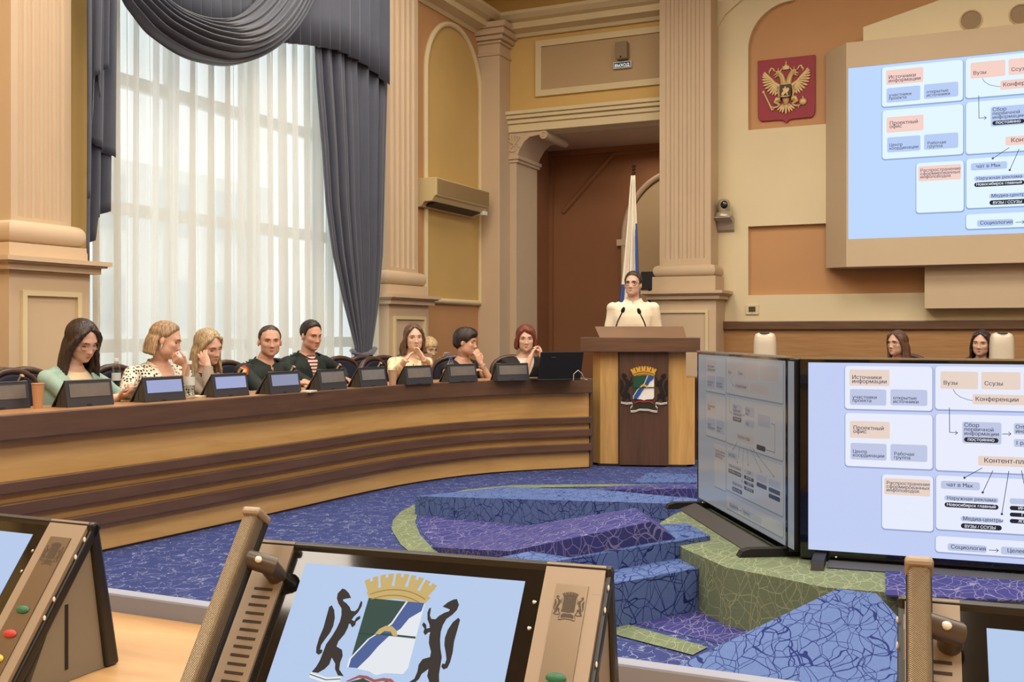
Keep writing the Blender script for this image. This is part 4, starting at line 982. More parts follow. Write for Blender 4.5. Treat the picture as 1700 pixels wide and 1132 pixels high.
    for s in (-1, 1):
        b = MB(); cx = s*.0315; yb = surf(cx, .001)
        if eyes == 'open':
            b.mi = 0; b.ell((cx, yb-.0030, .000), (.0140,.0075,.0068), 14, 8, HM)
            b.mi = 1; b.ell((cx+gaze*.005, yb+.0012, .0002), (.0062,.0036,.0064), 10, 8, HM)
        zl = .0058 if eyes == 'open' else -.002
        b.mi = 1; b.tube([(cx-.0145, yb-.0025, .0002), (cx-.006, yb+.003, zl), (cx+.006, yb+.003, zl), (cx+.0145, yb-.0025, .0002)], .0020 if male else .0026, 6, HM)
        b.build('eye', [EYEW, IRIS], root, smooth=60)
    b = MB()
    up_l = [(x, z) for x, z in ((-.022,-.0680),(-.013,-.0640),(-.004,-.0618),(0,-.0626),(.004,-.0618),(.013,-.0640),(.022,-.0680))]; lo_l = [(-.022,-.0684),(-.012,-.0735),(0,-.0752),(.012,-.0735),(.022,-.0684)]
    mid = [(-.022,-.0682),(-.012,-.0678),(0,-.0684),(.012,-.0678),(.022,-.0682)]
    def lipface(A, Bq, n=13):
        ra = []; 
        for i in range(n):
            f = i/(n-1); x = -.022+.044*f; za = np.interp(x, [q[0] for q in A], [q[1] for q in A]); zb_ = np.interp(x, [q[0] for q in Bq], [q[1] for q in Bq]); y = surf(x, (za+zb_)/2)
            bul = math.sin(PI*f)
            ra.append([HM @ V((x, y-.004, za)), HM @ V((x, y+.0046*bul-.0004, za*.5+zb_*.5)), HM @ V((x, y-.004, zb_))])
        b.loft(ra, closed=True)
    lipface(up_l, mid); lipface(mid, lo_l)
    if lips: b.build('lips', LIPS if not male else mat('lips_pale', (176,112,96), .45, var=0), root, smooth=180)
    for s in (-1, 1):
        pts = []; b = MB()
        for x, z in ((.016,.0195),(.026,.0235),(.036,.0240),(.046,.0190)):
            pts.append((s*x, surf(s*x, z)+.0012, z-(.001 if male else -.001)))
        b.tube(pts, [.0038,.0042,.0036,.0018] if male else [.0026,.0030,.0026,.0014], 6, HM)
        b.build('eyebrow', hair_mat('brow_%d_%d_%d' % brow, brow), root, smooth=60)
    # hair
    if hair:
        b = MB(); add_ball(b, hair_shell(D, P, hair), HM)
        for cu in hair.get('curtains', []):
            # az from the back (deg), length, flare, thickness
            a0, a1, ln, fl, th = cu[:5]; wave = cu[5] if len(cu) > 5 else 0; zt = cu[6] if len(cu) > 6 else .03
            na = 15; dn = V((0,0,-1)); hdn = (HM.to_3x3() @ V((0,0,-1))).normalized(); dv = (dn*.65+hdn*.35).normalized(); outer = []; inner_ = []
            rings = []
            for j in range(9):
                t = j/8; O = []; I = []
                for i in range(na):
                    az = math.radians(a0+(a1-a0)*i/(na-1)); rx = (.073+.014*min(1, t*3))*wide; ry = .092+.01*min(1, t*3)
                    dirv = V((math.sin(az), -math.cos(az), 0)); base = V((rx*math.sin(az), -.012-ry*math.cos(az), zt))
                    w_ = wave*math.sin(t*7+i*.8)*.012
                    taper = (1-.6*max(0, t-.7)/.3)*min(1, .25+t*4); thk = th*taper*(.6+.4*math.sin(PI*i/(na-1)))
                    dd = HM.to_3x3() @ dirv
                    c = HM @ base+dv*(ln*t)+dd*(fl*t*t+w_)
                    O.append(c+dd*thk); I.append(c-dd*thk*.6)
                rings.append(O+I[::-1])
            b.loft(rings)
        for tb in hair.get('locks', []):
            b.tube([HM @ V(p) for p in tb[0]], tb[1], 10)
        hme = remesh_b(b, .0055, 2)
        hn = len(hme.vertices); hco = np.empty(hn*3); hme.vertices.foreach_get('co', hco); hco = hco.reshape(hn, 3); nrm = np.empty(hn*3); hme.vertices.foreach_get('normal', nrm); nrm = nrm.reshape(hn, 3)
        hl = hco@hm[:3,:3].T+hm[:3,3]; az = np.arctan2(hl[:,0], -hl[:,1])
        amp = hair.get('streak', .0022)
        hco = hco+nrm*(amp*(np.sin(az*38+hl[:,2]*25)+.6*np.sin(az*71+3)))[:,None]
        hme.vertices.foreach_set('co', hco.ravel()); link('hair', hme, hair_mt, root, smooth=180)
    # garment
    if top_mt:
        b = MB(); g = .016; torso(b, g, -.05, .93)
        R = [H0+up*(.93*LT)]
        for s in (1, -1):
            S_, E_, W_ = AR[s]; pts = [S_+V((-s*.07, 0, .012)), S_, S_+(E_-S_)*.5, E_]; rd = [.060*k,.062*k,.058*k,.053*k]
            sl = sleeve if not isinstance(sleeve, dict) else sleeve[s]
            if sl <= .5: 
                kk = sl/.5; pts = [S_+V((-s*.07,0,.012)), S_, S_+(E_-S_)*max(.12, kk)]; rd = [.060*k,.064*k,.064*k]
            else:
                f = (sl-.5)/.5; pts += [E_+(W_-E_)*f*.5, E_+(W_-E_)*f*.97]; rd += [.050*k, .040*k]
            if sl > .05:
                b.tube(pts, rd, 14); b.ell(S_, (.064*k,.064*k,.062*k), 12, 8)
                if sl > .5: b.ell(E_, (.053*k,)*3, 10, 8)
        for s in (1, -1): b.tube([NB-up*.075+V((s*.03,0,0)), (NB-up*.085)*.5+S[s]*.5+up*.008, S[s]], [.054*k,.056*k,.056*k], 12)
        b.loft([[H0+up*(t*LT)+V((1,0,0))*(rx*math.cos(a*PI/10))+fw*(ry*math.sin(a*PI/10)) for a in range(20)] for t, rx, ry in ((.80,.15*fat+g,.10+g),(.92,.125*(1.1 if male else 1)*fat+g*.9,.082*fat+g*.9),(.975,.086+g*.8,.068+g*.8),(1.02,.064+g*.6,.062+g*.6))])
        gm = remesh_b(b, .0085, 3)
        gn = len(gm.vertices); gco = np.empty(gn*3); gm.vertices.foreach_get('co', gco); gco = gco.reshape(gn, 3); nr = np.empty(gn*3); gm.vertices.foreach_get('normal', nr); nr = nr.reshape(gn, 3)
        wr = np.array([noise.noise(V(q)*9)+.6*noise.noise(V((q[0]*22, q[1]*22, q[2]*10))) for q in gco])*.006
        gco = gco+nr*wr[:,None]; gm.vertices.foreach_set('co', gco.ravel())
        # cut the neckline
        u_ = np.array(up); f_ = np.array(fw); rel = gco-np.array(H0); tt = rel@u_/LT; ff = rel@f_; xx = gco[:,0]
        nk = neckline or dict(t=1.0)
        lim = np.full(gn, nk['t'])
        if 'v' in nk: lim = np.where(ff > 0, np.minimum(nk['t'], nk['v']+np.abs(xx)*nk.get('slope', 3.2)), lim)
        kill = (tt > lim) & (np.abs(xx) < .105)
        rr = np.sqrt(xx*xx+(ff+.0)**2); sk = np.clip((.094-rr)/.02, 0, 1)*np.clip((tt-nk['t'])/.03+.5, 0, 1)
        if 'v' in nk: sk = np.maximum(sk, (ff > 0)*np.clip((tt-nk['v']-np.abs(xx)*nk.get('slope', 3.2))/.03+.5, 0, 1)*np.clip((nk.get('w', .10)-np.abs(xx))/.02, 0, 1))
        sk = sk*.045
        gm.vertices.foreach_get('normal', nr.reshape(-1)); gco = gco-nr*sk[:,None]; gm.vertices.foreach_set('co', gco.ravel())
        link(top or 'jacket', gm, top_mt, root, smooth=180)
        if inner:
            b = MB(); torso(b, .006, .3, .97)
            b.loft([[H0+up*(t*LT)+V((1,0,0))*(rx*math.cos(a*PI/10))+fw*(ry*math.sin(a*PI/10)) for a in range(20)] for t, rx, ry in ((.84,.13*fat,.105*fat),(.97,.08,.070),(1.02,.06,.058))]) if inner.get('high') else None
            b.build('undershirt', inner['m'], root, smooth=180)
        if collar:
            # two collar leaves round the neck
            b = MB()
            for s in (1, -1):
                R = []
                for i in range(9):
                    a = math.radians(90-s*0+ (s*(8+i*20))) ; ca, sa = math.cos(a), math.sin(a)
                    c = H0+up*(LT*collar.get('t', 1.03)-.03*max(0, sa)**2)+V((1,0,0))*(.074*ca)+fw*(.074*sa-.004)
                    dp = collar.get('d', .05)*(1.25 if i < 2 else 1)
                    lo_p = c+up*(-dp)+V((1,0,0))*(.036*ca+(s*-.03 if i < 2 else 0)*-1)+fw*(.036*sa)
                    R.append([c+up*.012, c+V((1,0,0))*(.006*ca)+fw*(.006*sa)+up*.012, lo_p+V((1,0,0))*(.006*ca)+fw*.004, lo_p])
                b.loft(R)
            b.build('collar', collar['m'], root, smooth=50)
    if pants:
        b = MB()
        for s in (1, -1):
            hj, K_, A_ = LG[s]; b.tube([hj+V((0,-.04,0)), hj+(K_-hj)*.5, K_, K_+(A_-K_)*.5, A_], [.105,.092,.074,.066,.062], 14)
        b.ell(H0+V((0,0,-.02)), (.19*fat,.145*fat,.115), 18, 10); b.build('trousers', mat('trousers_%d_%d_%d' % trouser, trouser, .8, var=.05), root, smooth=180)
        for s in (1, -1):
            A_ = LG[s][2]; x, y = A_.x, A_.y; b = MB()
            b.loft([[(x+w*math.cos(a*PI/8), y+yy, .012+max(0, hgt*(.5+.5*math.sin(a*PI/8)))) for a in range(16)] for yy, w, hgt in ((-.085,.028,.05),(-.06,.038,.09),(0,.044,.10),(.08,.05,.06),(.15,.045,.045),(.19,.02,.03))])
            b.build('shoe', mat('black_leather', (28,26,26), .35, var=0), root, smooth=60)
    if specs:
        b = MB(); yb = surf(.0315, .001)+.014
        for s in (-1, 1):
            cx = s*.033; w, h_ = specs.get('w', .024), specs.get('h', .017)
            b.tube([(cx+w*math.copysign(abs(math.cos(t*PI/10))**.7, math.cos(t*PI/10)), yb-abs(cx+w*math.cos(t*PI/10))*.12, -.002+h_*math.sin(t*PI/10)) for t in range(21)], specs.get('r', .0014), 6, HM)
            b.tube([(s*(.033+w), yb-.006, .004), (s*.074*wide, .03, .004), (s*.079*wide, -.01, .002)], .0015, 6, HM)
        b.tube([(-.0095, yb, .002), (0, yb+.003, .005), (.0095, yb, .002)], .0014, 6, HM)
        b.build('glasses', specs['m'], root, smooth=60)
    if earring:
        for s in (1, -1):
            b = MB(); b.ell((s*.080*wide, -.004, -.042), (.0055,)*3, 8, 6, HM); b.ell((s*.080*wide, -.004, -.050), (.003,.003,.010), 8, 6, HM)
            b.build('earring', mat('pearl', (240,232,216), .2, var=0), root, smooth=60)
    root_info = dict(root=root, HM=HM, AR=AR, H0=H0, up=up, fw=fw, LT=LT, S=S)
    return root_info
def remesh_b(b, vox, it):
    me = bpy.data.meshes.new('tmp'); bmesh.ops.recalc_face_normals(b.bm, faces=b.bm.faces); b.bm.to_mesh(me); b.bm.free()
    r = remesh(me, vox, it); bpy.data.meshes.remove(me); return r
def pattern_mat(key, base, spot, kind='lattice', sc=30):
    if key in _m: return _m[key]
    m = bpy.data.materials.new(key); m.use_nodes = True; nt = m.node_tree; N = nt.nodes; L = nt.links; b = N['Principled BSDF']; b.inputs['Roughness'].default_value = .7
    tc = N.new('ShaderNodeTexCoord'); mp = N.new('ShaderNodeMapping'); L.new(tc.outputs['Object'], mp.inputs[0])
    v = N.new('ShaderNodeTexVoronoi'); v.inputs['Scale'].default_value = sc; v.inputs['Randomness'].default_value = .55 if kind == 'lattice' else 1
    if kind != 'lattice': mp.inputs['Scale'].default_value = (1, 1, .35); mp.inputs['Rotation'].default_value = (.6, .5, .4)
    L.new(mp.outputs[0], v.inputs['Vector']); r = N.new('ShaderNodeValToRGB'); r.color_ramp.interpolation = 'CONSTANT'
    e = r.color_ramp.elements; e[0].position = 0; e[0].color = lin(spot); e[1].position = .36 if kind == 'lattice' else .22; e[1].color = lin(base)
    L.new(v.outputs['Distance'], r.inputs[0]); L.new(r.outputs[0], b.inputs['Base Color']); _m[key] = m; return m
def stripes_mat(key, a, c, d, sc):
    m = bpy.data.materials.new(key); m.use_nodes = True; nt = m.node_tree; N = nt.nodes; L = nt.links; b = N['Principled BSDF']
    tc = N.new('ShaderNodeTexCoord'); sx_ = N.new('ShaderNodeSeparateXYZ'); L.new(tc.outputs['Object'], sx_.inputs[0]); mm = N.new('ShaderNodeMath'); mm.operation = 'MULTIPLY'; mm.inputs[1].default_value = sc; L.new(sx_.outputs['Z'], mm.inputs[0])
    fr = N.new('ShaderNodeMath'); fr.operation = 'FRACT'; L.new(mm.outputs[0], fr.inputs[0]); r = N.new('ShaderNodeValToRGB'); r.color_ramp.interpolation = 'CONSTANT'; e = r.color_ramp.elements
    e[0].color = lin(a); e[1].position = .5; e[1].color = lin(c); L.new(fr.outputs[0], r.inputs[0]); L.new(r.outputs[0], b.inputs['Base Color']); return m
def desk(**k): return k
DARKH = hair_mat('hair_black', (40,32,30), (74,58,52)); BLONDB = hair_mat('hair_dark_blonde', (142,112,82), (190,158,120)); BLOND = hair_mat('hair_blonde', (164,138,100), (208,184,146)); SHORTB = hair_mat('hair_short_dark', (52,42,36), (80,64,54)); BROWN = hair_mat('hair_brown', (84,60,46), (122,90,70)); RED = hair_mat('hair_auburn', (104,50,40), (142,74,58)); BLK2 = hair_mat('hair_jet', (34,26,24), (60,46,42)); LIGHTB = hair_mat('hair_fair', (196,162,112), (226,196,150)); CHEST = hair_mat('hair_chestnut', (88,64,52), (120,88,72))
MINT = mat('mint_cloth', (150,178,166), .8, var=.05, vs=8, bump=.1, bs=200); CREAMT = mat('cream_top', (226,206,170), .7, var=.04); LATT = pattern_mat('lattice_blouse', (222,214,196), (34,34,32), 'lattice', 46)
GREYC = mat('grey_cardigan', (150,136,124), .85, var=.06, vs=8, bump=.15, bs=150); GREEN = mat('uniform_green', (28,40,36), .75, var=.08, vs=8); TELN = stripes_mat('striped_undershirt', (226,220,214), (130,48,48), 0, 36)
FLOR = pattern_mat('cream_print_blouse', (232,214,170), (120,108,64), 'stroke', 34); BLACKC = mat('black_cloth', (24,23,25), .75, var=.08); SHIRT = mat('cream_shirt', (236,224,200), .65, var=.03, vs=6); LIGHTT = mat('pale_pink_top', (206,176,164), .75, var=.05); PRINTG = pattern_mat('green_print_top', (196,178,132), (92,96,60), 'stroke', 40)
SPECM = mat('thin_gold_frame', (150,120,90), .3, metal=.7, var=0); SPECB = mat('dark_frame', (30,28,28), .3, var=0)
GV = [((0,.0,0),)]
hA = onX(137, 566, -4.93)
pA_ = person('woman in a mint jacket with long dark hair and glasses, reading her phone', hA, -8, -24, 3, body=6, lean=20, hfwd=.07, fat=1.08, skin=(210,171,150), eyes='closed', hair_mt=DARKH,
  hair=dict(line=WOM, t=.017, curtains=[(-108,108,.245,.03,.022)], locks=frame_locks(.16, .021, .086, .012)),
  top='jacket', top_mt=MINT, sleeve=1.0, neckline=dict(t=.945, v=.52, slope=4.5), inner=dict(m=CREAMT, high=True), specs=dict(m=SPECM, w=.026, h=.021, r=.002),
  arms={1: dict(w=onX(200,658,-4.73), rel='world', to=onX(216,654,-4.66), pn=(0,0,1), pole=(1,-.4,-.5), curl=.75), -1: dict(w=onX(214,652,-4.80), rel='world', to=onX(218,650,-4.70), pn=(.6,0,.8), pole=(-1,-.2,-.6), curl=.7)})
hB = onX(276, 565, -5.0)
pB = person('woman in a black and cream patterned blouse, chin resting on her hand', hB, 33, -16, -6, body=-4, lean=17, hfwd=.06, fat=1.14, sh=.19, skin=(208,165,142), eyes='closed', hair_mt=BLONDB, earring=True,
  hair=dict(line=[(0,54),(30,48),(55,36),(70,22),(84,8),(98,2),(112,-20),(180,-50)], t=.014, curtains=[(-72,72,.15,.028,.022)]), top='blouse', top_mt=LATT, sleeve=.92, neckline=dict(t=.965, v=.66, slope=4.6), collar=dict(m=LATT, t=.985, d=.09),
  arms={1: dict(w=(.20,.36,.83), pn=(0,0,-1), pole=(1,-.4,-.6)), -1: dict(w=onX(308,604,-4.88), rel='world', to=onX(280,592,-4.93), pnto='head', pole=(.1,.3,-1), curl=1.15, thumb=.8)})
hC = onX(347, 576, -5.0)
pC = person('fair-haired woman in a grey cardigan leaning her cheek on her hand', hC, -8, -16, 9, body=0, lean=20, hfwd=.06, skin=(210,169,148), eyes='closed', hair_mt=BLOND,
  hair=dict(line=WOM, t=.017, curtains=[(-98,98,.24,.03,.024)], locks=frame_locks(.13,.019,.086,-.01)), top='cardigan', top_mt=GREYC, sleeve=1.0, neckline=dict(t=.945, v=.66, slope=4), inner=dict(m=mat('dark_plum', (60,44,50), .8, var=.05)),
  arms={1: dict(w=onX(345,606,-4.90), rel='world', to=onX(331,578,-4.98), pnto='head', pole=(.2,.5,-1), curl=.35, spread=.3), -1: dict(w=(-.15,.36,.84), pn=(0,0,-1), pole=(-1,-.3,-.5))})
hD = onX(448, 566, -5.0)
pD = person('officer in dark green with an orange sleeve patch, looking towards the viewer', hD, -42, -4, 0, body=-8, lean=14, hfwd=.05, male=True, wide=1.08, skin=(202,157,136), hair_mt=SHORTB, hair=dict(line=MEN, t=.005, soft=24), brow=(70,52,40), fat=1.08,
  top='uniform_jacket', top_mt=GREEN, sleeve=.60, neckline=dict(t=.985, v=.90, slope=3.0), collar=dict(m=GREEN, t=1.0, d=.05), arms={1: dict(w=onX(496,636,-4.72), rel='world', to=onX(508,636,-4.66), pn=(0,0,-1), pole=(1,-.2,-.6)), -1: dict(w=onX(505,634,-4.80), rel='world', to=onX(512,638,-4.72), pn=(0,0,-1), pole=(-1,-.2,-.4))})
hE = onX(517, 557, -5.02)
pE = person('officer in dark green with a striped undershirt, looking down at the desk', hE, -20, -10, 0, body=-14, lean=14, hfwd=.05, male=True, wide=.97, skin=(202,153,130), hair_mt=BLK2, hair=dict(line=MEN, t=.007, top=.9), brow=(40,32,28), eyes='open',
  top='uniform_jacket', top_mt=GREEN, sleeve=1.0, neckline=dict(t=.98, v=.70, slope=5), inner=dict(m=TELN, high=True), collar=dict(m=GREEN, t=.995, d=.06), arms={1: dict(w=onX(528,640,-4.80), rel='world', pn=(0,0,-1), pole=(1,-.2,-.6)), -1: dict(w=onX(570,628,-4.90), rel='world', to=onX(585,632,-4.80), pn=(.3,0,-1), pole=(-1,-.2,-.4), curl=.8)})
hF = onX(687, 561, -4.6)
pF = person('young woman in a cream printed blouse with hands folded under her chin', hF, -46, 0, 3, body=-32, lean=10, hfwd=.05, skin=(212,175,154), hair_mt=BROWN, gaze=.4,
  hair=dict(line=WOM, t=.013, curtains=[(-100,100,.175,.025,.022,1)], locks=frame_locks(.07,.016,.083,-.006)), top='blouse', top_mt=FLOR, sleeve=.9, neckline=dict(t=.945, v=.84, slope=3.5),
  arms={1: dict(w=onX(673,598,-4.45), rel='world', to=onX(690,575,-4.47), pn=(-1,.0,-.3), pole=(.6,.3,-1), curl=.15), -1: dict(w=onX(704,597,-4.35), rel='world', to=onX(690,575,-4.44), pn=(1,0,-.3), pole=(-.7,.3,-1), curl=.15)})
hG = onX(713, 579, -5.35)
pG = person('fair-haired person in a printed top sitting behind by the wall, holding a phone', hG, -28, -14, 0, body=-28, lean=6, hfwd=.04, skin=(202,167,140), hair_mt=LIGHTB, eyes='closed', hair=dict(line=[(0,20),(40,20),(62,8),(80,-16),(110,-40),(180,-50)], t=.013, curtains=[(-85,85,.12,.01,.018)]), top='top', top_mt=PRINTG, sleeve=.8, neckline=dict(t=.945, v=.9, slope=3),
  arms={1: dict(w=(.13,.36,.86), pn=(-.4,0,1), pole=(1,-.3,-.6), curl=.6), -1: dict(w=onX(736,603,-5.0), rel='world', fd=(0,.8,.6), pn=(.6,-.5,.4), pole=(-1,-.3,-.6), curl=.5)})
hH = onX(774, 568, -4.3)
pH = person('woman with short black hair in a sleeveless black top, cheek on her hand', hH, 8, -6, -6, body=-24, lean=14, hfwd=.05, skin=(202,161,138), hair_mt=BLK2, eyes='closed', hair=dict(line=[(0,34),(30,28),(52,24),(70,4),(84,-14),(92,6),(106,-4),(122,-34),(180,-54)], t=.018, front=.7, top=.3, part=12, curtains=[(-55,55,.085,-.008,.016)]), top='top', top_mt=BLACKC, sleeve=.12, neckline=dict(t=.93, v=.72, slope=3.0),
  arms={1: dict(w=(.10,.34,.84), pn=(0,0,-1), pole=(1,-.3,-.6)), -1: dict(w=onX(798,603,-4.15), rel='world', to=onX(788,574,-4.19), pnto='head', pole=(-.6,.2,-1), curl=.22, thumb=.2)})
hI = onX(873, 563, -3.9)
pI = person('red-haired woman in a black jacket with clasped raised hands, beside the laptop', hI, -62, -2, 0, body=-48, lean=9, hfwd=.04, skin=(208,171,150), hair_mt=RED, gaze=0, hair=dict(line=[(0,44),(20,34),(45,26),(62,12),(76,-10),(90,-28),(120,-42),(180,-50)], t=.019, part=-14, top=.3, curtains=[(-112,112,.12,.012,.022)], locks=frame_locks(.025,.018,.083,.0)), top='jacket', top_mt=BLACKC, sleeve=.9, neckline=dict(t=.945, v=.68, slope=3.6), inner=dict(m=mat('white_blouse', (220,214,204), .7, var=.03)),
  arms={1: dict(w=onX(881,592,-3.80), rel='world', to=onX(893,566,-3.79), pn=(-1,.0,0), pole=(.35,.1,-1), curl=.75), -1: dict(w=onX(899,591,-3.72), rel='world', to=onX(892,566,-3.78), pn=(1,.0,0), pole=(-.6,.1,-1), curl=.75)})
hJ = onX(1051, 472, -3.14)
pJ = person('man in a cream shirt and glasses standing at the lectern', hJ, -88, 4, 0, body=-74, lean=3, hfwd=.03, male=True, wide=.98, stand=True, skin=(206,167,146), hair_mt=SHORTB, brow=(44,36,30), gaze=-.5, hair=dict(line=MEN, t=.009, top=.9, front=.4),
  top='shirt', top_mt=SHIRT, sleeve=.55, neckline=dict(t=.985, v=.90, slope=2.2), collar=dict(m=SHIRT, t=1.01, d=.05), specs=dict(m=SPECB, w=.025, h=.015, r=.0022), arms={1: dict(w=(.23,.24,1.08), fd=(-.2,1,0), pn=(0,0,-1), pole=(.12,-1,-.2)), -1: dict(w=(-.23,.24,1.08), fd=(.2,1,0), pn=(0,0,-1), pole=(-.12,-1,-.2))})
hK = onY(1489, 570, 10.75)
pK = person('woman with long brown hair and glasses seated at the platform desk, facing left', hK, -124, 0, 0, body=-100, lean=8, hfwd=.05, skin=(204,167,146), hair_mt=CHEST, hair=dict(line=WOM, t=.015, curtains=[(-98,98,.24,.02,.022)], locks=frame_locks(.15,.017)), top='top', top_mt=LIGHTT, sleeve=1, neckline=dict(t=.945, v=.85, slope=3), specs=dict(m=SPECB, w=.024, h=.018, r=.0018),
  arms={1: dict(w=(.2,.33,.84), pole=(1,-.3,-.5)), -1: dict(w=(-.2,.33,.84), pole=(-1,-.3,-.5))})
hL = onY(1629, 570, 10.75)
pL = person('dark-haired woman seated at the platform desk beside a rounded speaker, facing the room', hL, -102, -4, -4, body=-92, lean=8, hfwd=.05, skin=(208,171,150), hair_mt=DARKH, hair=dict(line=WOM, t=.012, curtains=[(-96,96,.22,.01,.018)], locks=frame_locks(.13,.013)), top='top', top_mt=BLACKC, sleeve=1, neckline=dict(t=.945, v=.85, slope=3),
  arms={1: dict(w=(.2,.33,.84), pole=(1,-.3,-.5)), -1: dict(w=(-.2,.33,.84), pole=(-1,-.3,-.5))})
# ---- insignia on the officers, watch
def insignia(p, patch=True, medals=False):
    r = p['root']; S = p['S']; up, fw = p['up'], p['fw']
    for s in (1, -1):
        b = MB(); c = S[s]+V((-s*.045, .0, .066)); b.box(-.055, .055, -.022, .022, -.004, .006, T(*c) @ RY(s*.35)); b.mi = 1
        for k in (-.03, 0): b.ell((s*.02+k*s, 0, .008), (.008,.008,.004), 8, 5, T(*c) @ RY(s*.35))
        b.build('shoulder_board', [mat('board_green', (34,46,40), .7, var=0), mat('star_silver', (226,220,200), .3, var=0)], r)
    if patch:
        S_, E_, W_ = p['AR'][1]; d = (E_-S_).normalized(); c = S_+d*.045; out = V((.55, .83, 0)); out = (out-d*out.dot(d)).normalized(); x = d.cross(out)
        M = Matrix(((x.x, -d.x, out.x, c.x+out.x*.064),(x.y, -d.y, out.y, c.y+out.y*.064),(x.z, -d.z, out.z, c.z+out.z*.064),(0,0,0,1)))
        b = MB(); P = [(-.036,.034),(0,.044),(.036,.034),(.036,-.012),(0,-.05),(-.036,-.012)]; b.prism(P, -.006, .004, M); b.mi = 1; b.ell((0,-.002,.004), (.022,.024,.004), 14, 6, M); b.mi = 2; b.ell((0,-.004,.007), (.009,.010,.004), 10, 6, M)
        b.build('sleeve_patch', [mat('patch_red', (176,62,34), .6, var=0), mat('patch_orange', (226,150,50), .6, var=0), mat('patch_cream', (240,220,170), .6, var=0)], r)
    if medals:
        b = MB(); c = p['H0']+up*(p['LT']*.62)+V((-.085,0,0))+fw*.14
        for k in range(3): b.mi = k % 2; b.box(-.03+k*.02, -.012+k*.02, 0, .004, 0, .010, T(*c))
        b.build('ribbon_bar', [mat('ribbon_red', (160,50,50), .6, var=0), mat('ribbon_white', (220,216,206), .6, var=0)], r)
insignia(pD, True); insignia(pE, False, True)
S_, E_, W_ = pH['AR'][-1]; d = (W_-E_).normalized(); b = MB(); b.tube([W_-d*.045, W_-d*.02], .033, 14); q = W_-d*.032
b.ell(q+V((-.0,-.03,.0)), (.016,.008,.016), 12, 8); b.build('wrist_watch', mat('watch_steel', (214,204,184), .25, metal=.6, var=0), pH['root'], smooth=50)
def phone(nm, label, c, rot):
    t = thing(nm, label, 'phone', c); t.rotation_euler = rot
    b = MB(); b.prism(rrect(-.037, -.076, .037, .076, .008), -.004, .003); b.build('case', mat('phone_shell', (206,190,180), .35, var=0), t, bevel=.001)
    b = MB(); b.prism(rrect(-.034, -.073, .034, .073, .006), .003, .0042); b.build('screen', GLOSSK, t)
phone('smartphone', 'phone held in the hand of the woman in the mint jacket', onX(218, 648, -4.68), (math.radians(20), math.radians(-15), math.radians(-80)))
phone('smartphone', 'phone held by the fair-haired person behind by the wall', onX(738, 596, -4.95), (math.radians(60), 0, math.radians(-110)))

# ================================================================== CHAIRS
NAVY = mat('navy_upholstery', (26,27,46), .8, var=.06); CHW = wood('chair_wood', (58,38,32), (80,54,44), (2,2,8))
def chair(label, loc, rz):
    t = thing('chair', label, 'chair', loc, rz, 'council chairs')
    outl = [(-.215, .50), (-.225, .72), (-.21, .86)]+[(-.205*math.cos(k*PI/10), .86+.115*math.sin(k*PI/10)) for k in range(1, 10)]+[(.21, .86), (.225, .72), (.215, .50)]
    b = MB(); b.tube([(x, -.27-(z-.5)*.12, z) for x, z in outl], .024, 8); b.build('back_frame', CHW, t, smooth=60)
    b = MB(); P = [(x*.93, z-.5 if z < .6 else z-.52) for x, z in outl]; MM = Matrix(((1,0,0,0),(0,-.12,1,-.29),(0,1,0,.5),(0,0,0,1))); b.prism(P, -.0, .05, MM); b.build('backrest', NAVY, t, bevel=.012)
    b = MB(); b.prism(rrect(-.21, -.24, .21, .24, .06), .40, .47); b.build('seat', NAVY, t, bevel=.02)
    for x in (-.225, .225):
        b = MB(); b.tube([(x, -.26, .66), (x, .1, .66), (x, .2, .62), (x, .2, .44)], .02, 8); b.build('armrest', CHW, t, smooth=60)
    for x in (-.19, .19):
        for y in (-.22, .21):
            b = MB(); b.tube([(x, y, .42), (x*1.05, y*1.05, 0)], [.025, .018], 8); b.build('leg', CHW, t, smooth=60)
    return t
seats = [(pA_,'chair of the woman in the mint jacket'),(pB,'chair of the woman in the patterned blouse'),(pC,'chair of the fair-haired woman in the cardigan'),(pD,'chair of the officer with the sleeve patch'),(pE,'chair of the officer with the striped undershirt'),(pF,'chair of the woman in the cream blouse'),(pH,'chair of the woman with short black hair'),(pI,'chair of the red-haired woman'),(pG,'chair by the wall under the fair-haired person'),(pK,'chair of the long-haired woman at the platform desk'),(pL,'chair of the dark-haired woman at the platform desk')]
c0 = None
for p, lb in seats:
    r = p['root']; a = r.rotation_euler.z; o = RZ(a) @ V((0, .03, 0)); l = (r.location.x+o.x, r.location.y+o.y, 0)
    if p is pF: a = math.radians(-90); l = (r.location.x+.02, r.location.y-.08, 0)
    if p is pH: a = math.radians(-62-90); l = (r.location.x+.02, r.location.y-.02, 0)
    if c0 is None: c0 = chair('wooden '+lb, l, a)
    else: dup(c0, l, a, 'wooden '+lb)
for px, X, lb in ((-2, -5.62, 'empty wooden chair cut by the left edge'), (40, -5.58, 'empty navy chair beside the woman in the mint jacket'), (563, -5.42, 'empty navy chair next to the officer with the striped undershirt'), (601, -5.36, 'empty navy chair in front of the gathered drape'), (636, -5.2, 'empty navy chair next to the woman in the cream blouse')):
    q = onX(px, 600, X); rz = math.radians(-90-(18 if px > 560 else 0)); o = RZ(rz) @ V((0, .33, 0)); dup(c0, (q.x+o.x, q.y+o.y, 0), rz, lb)

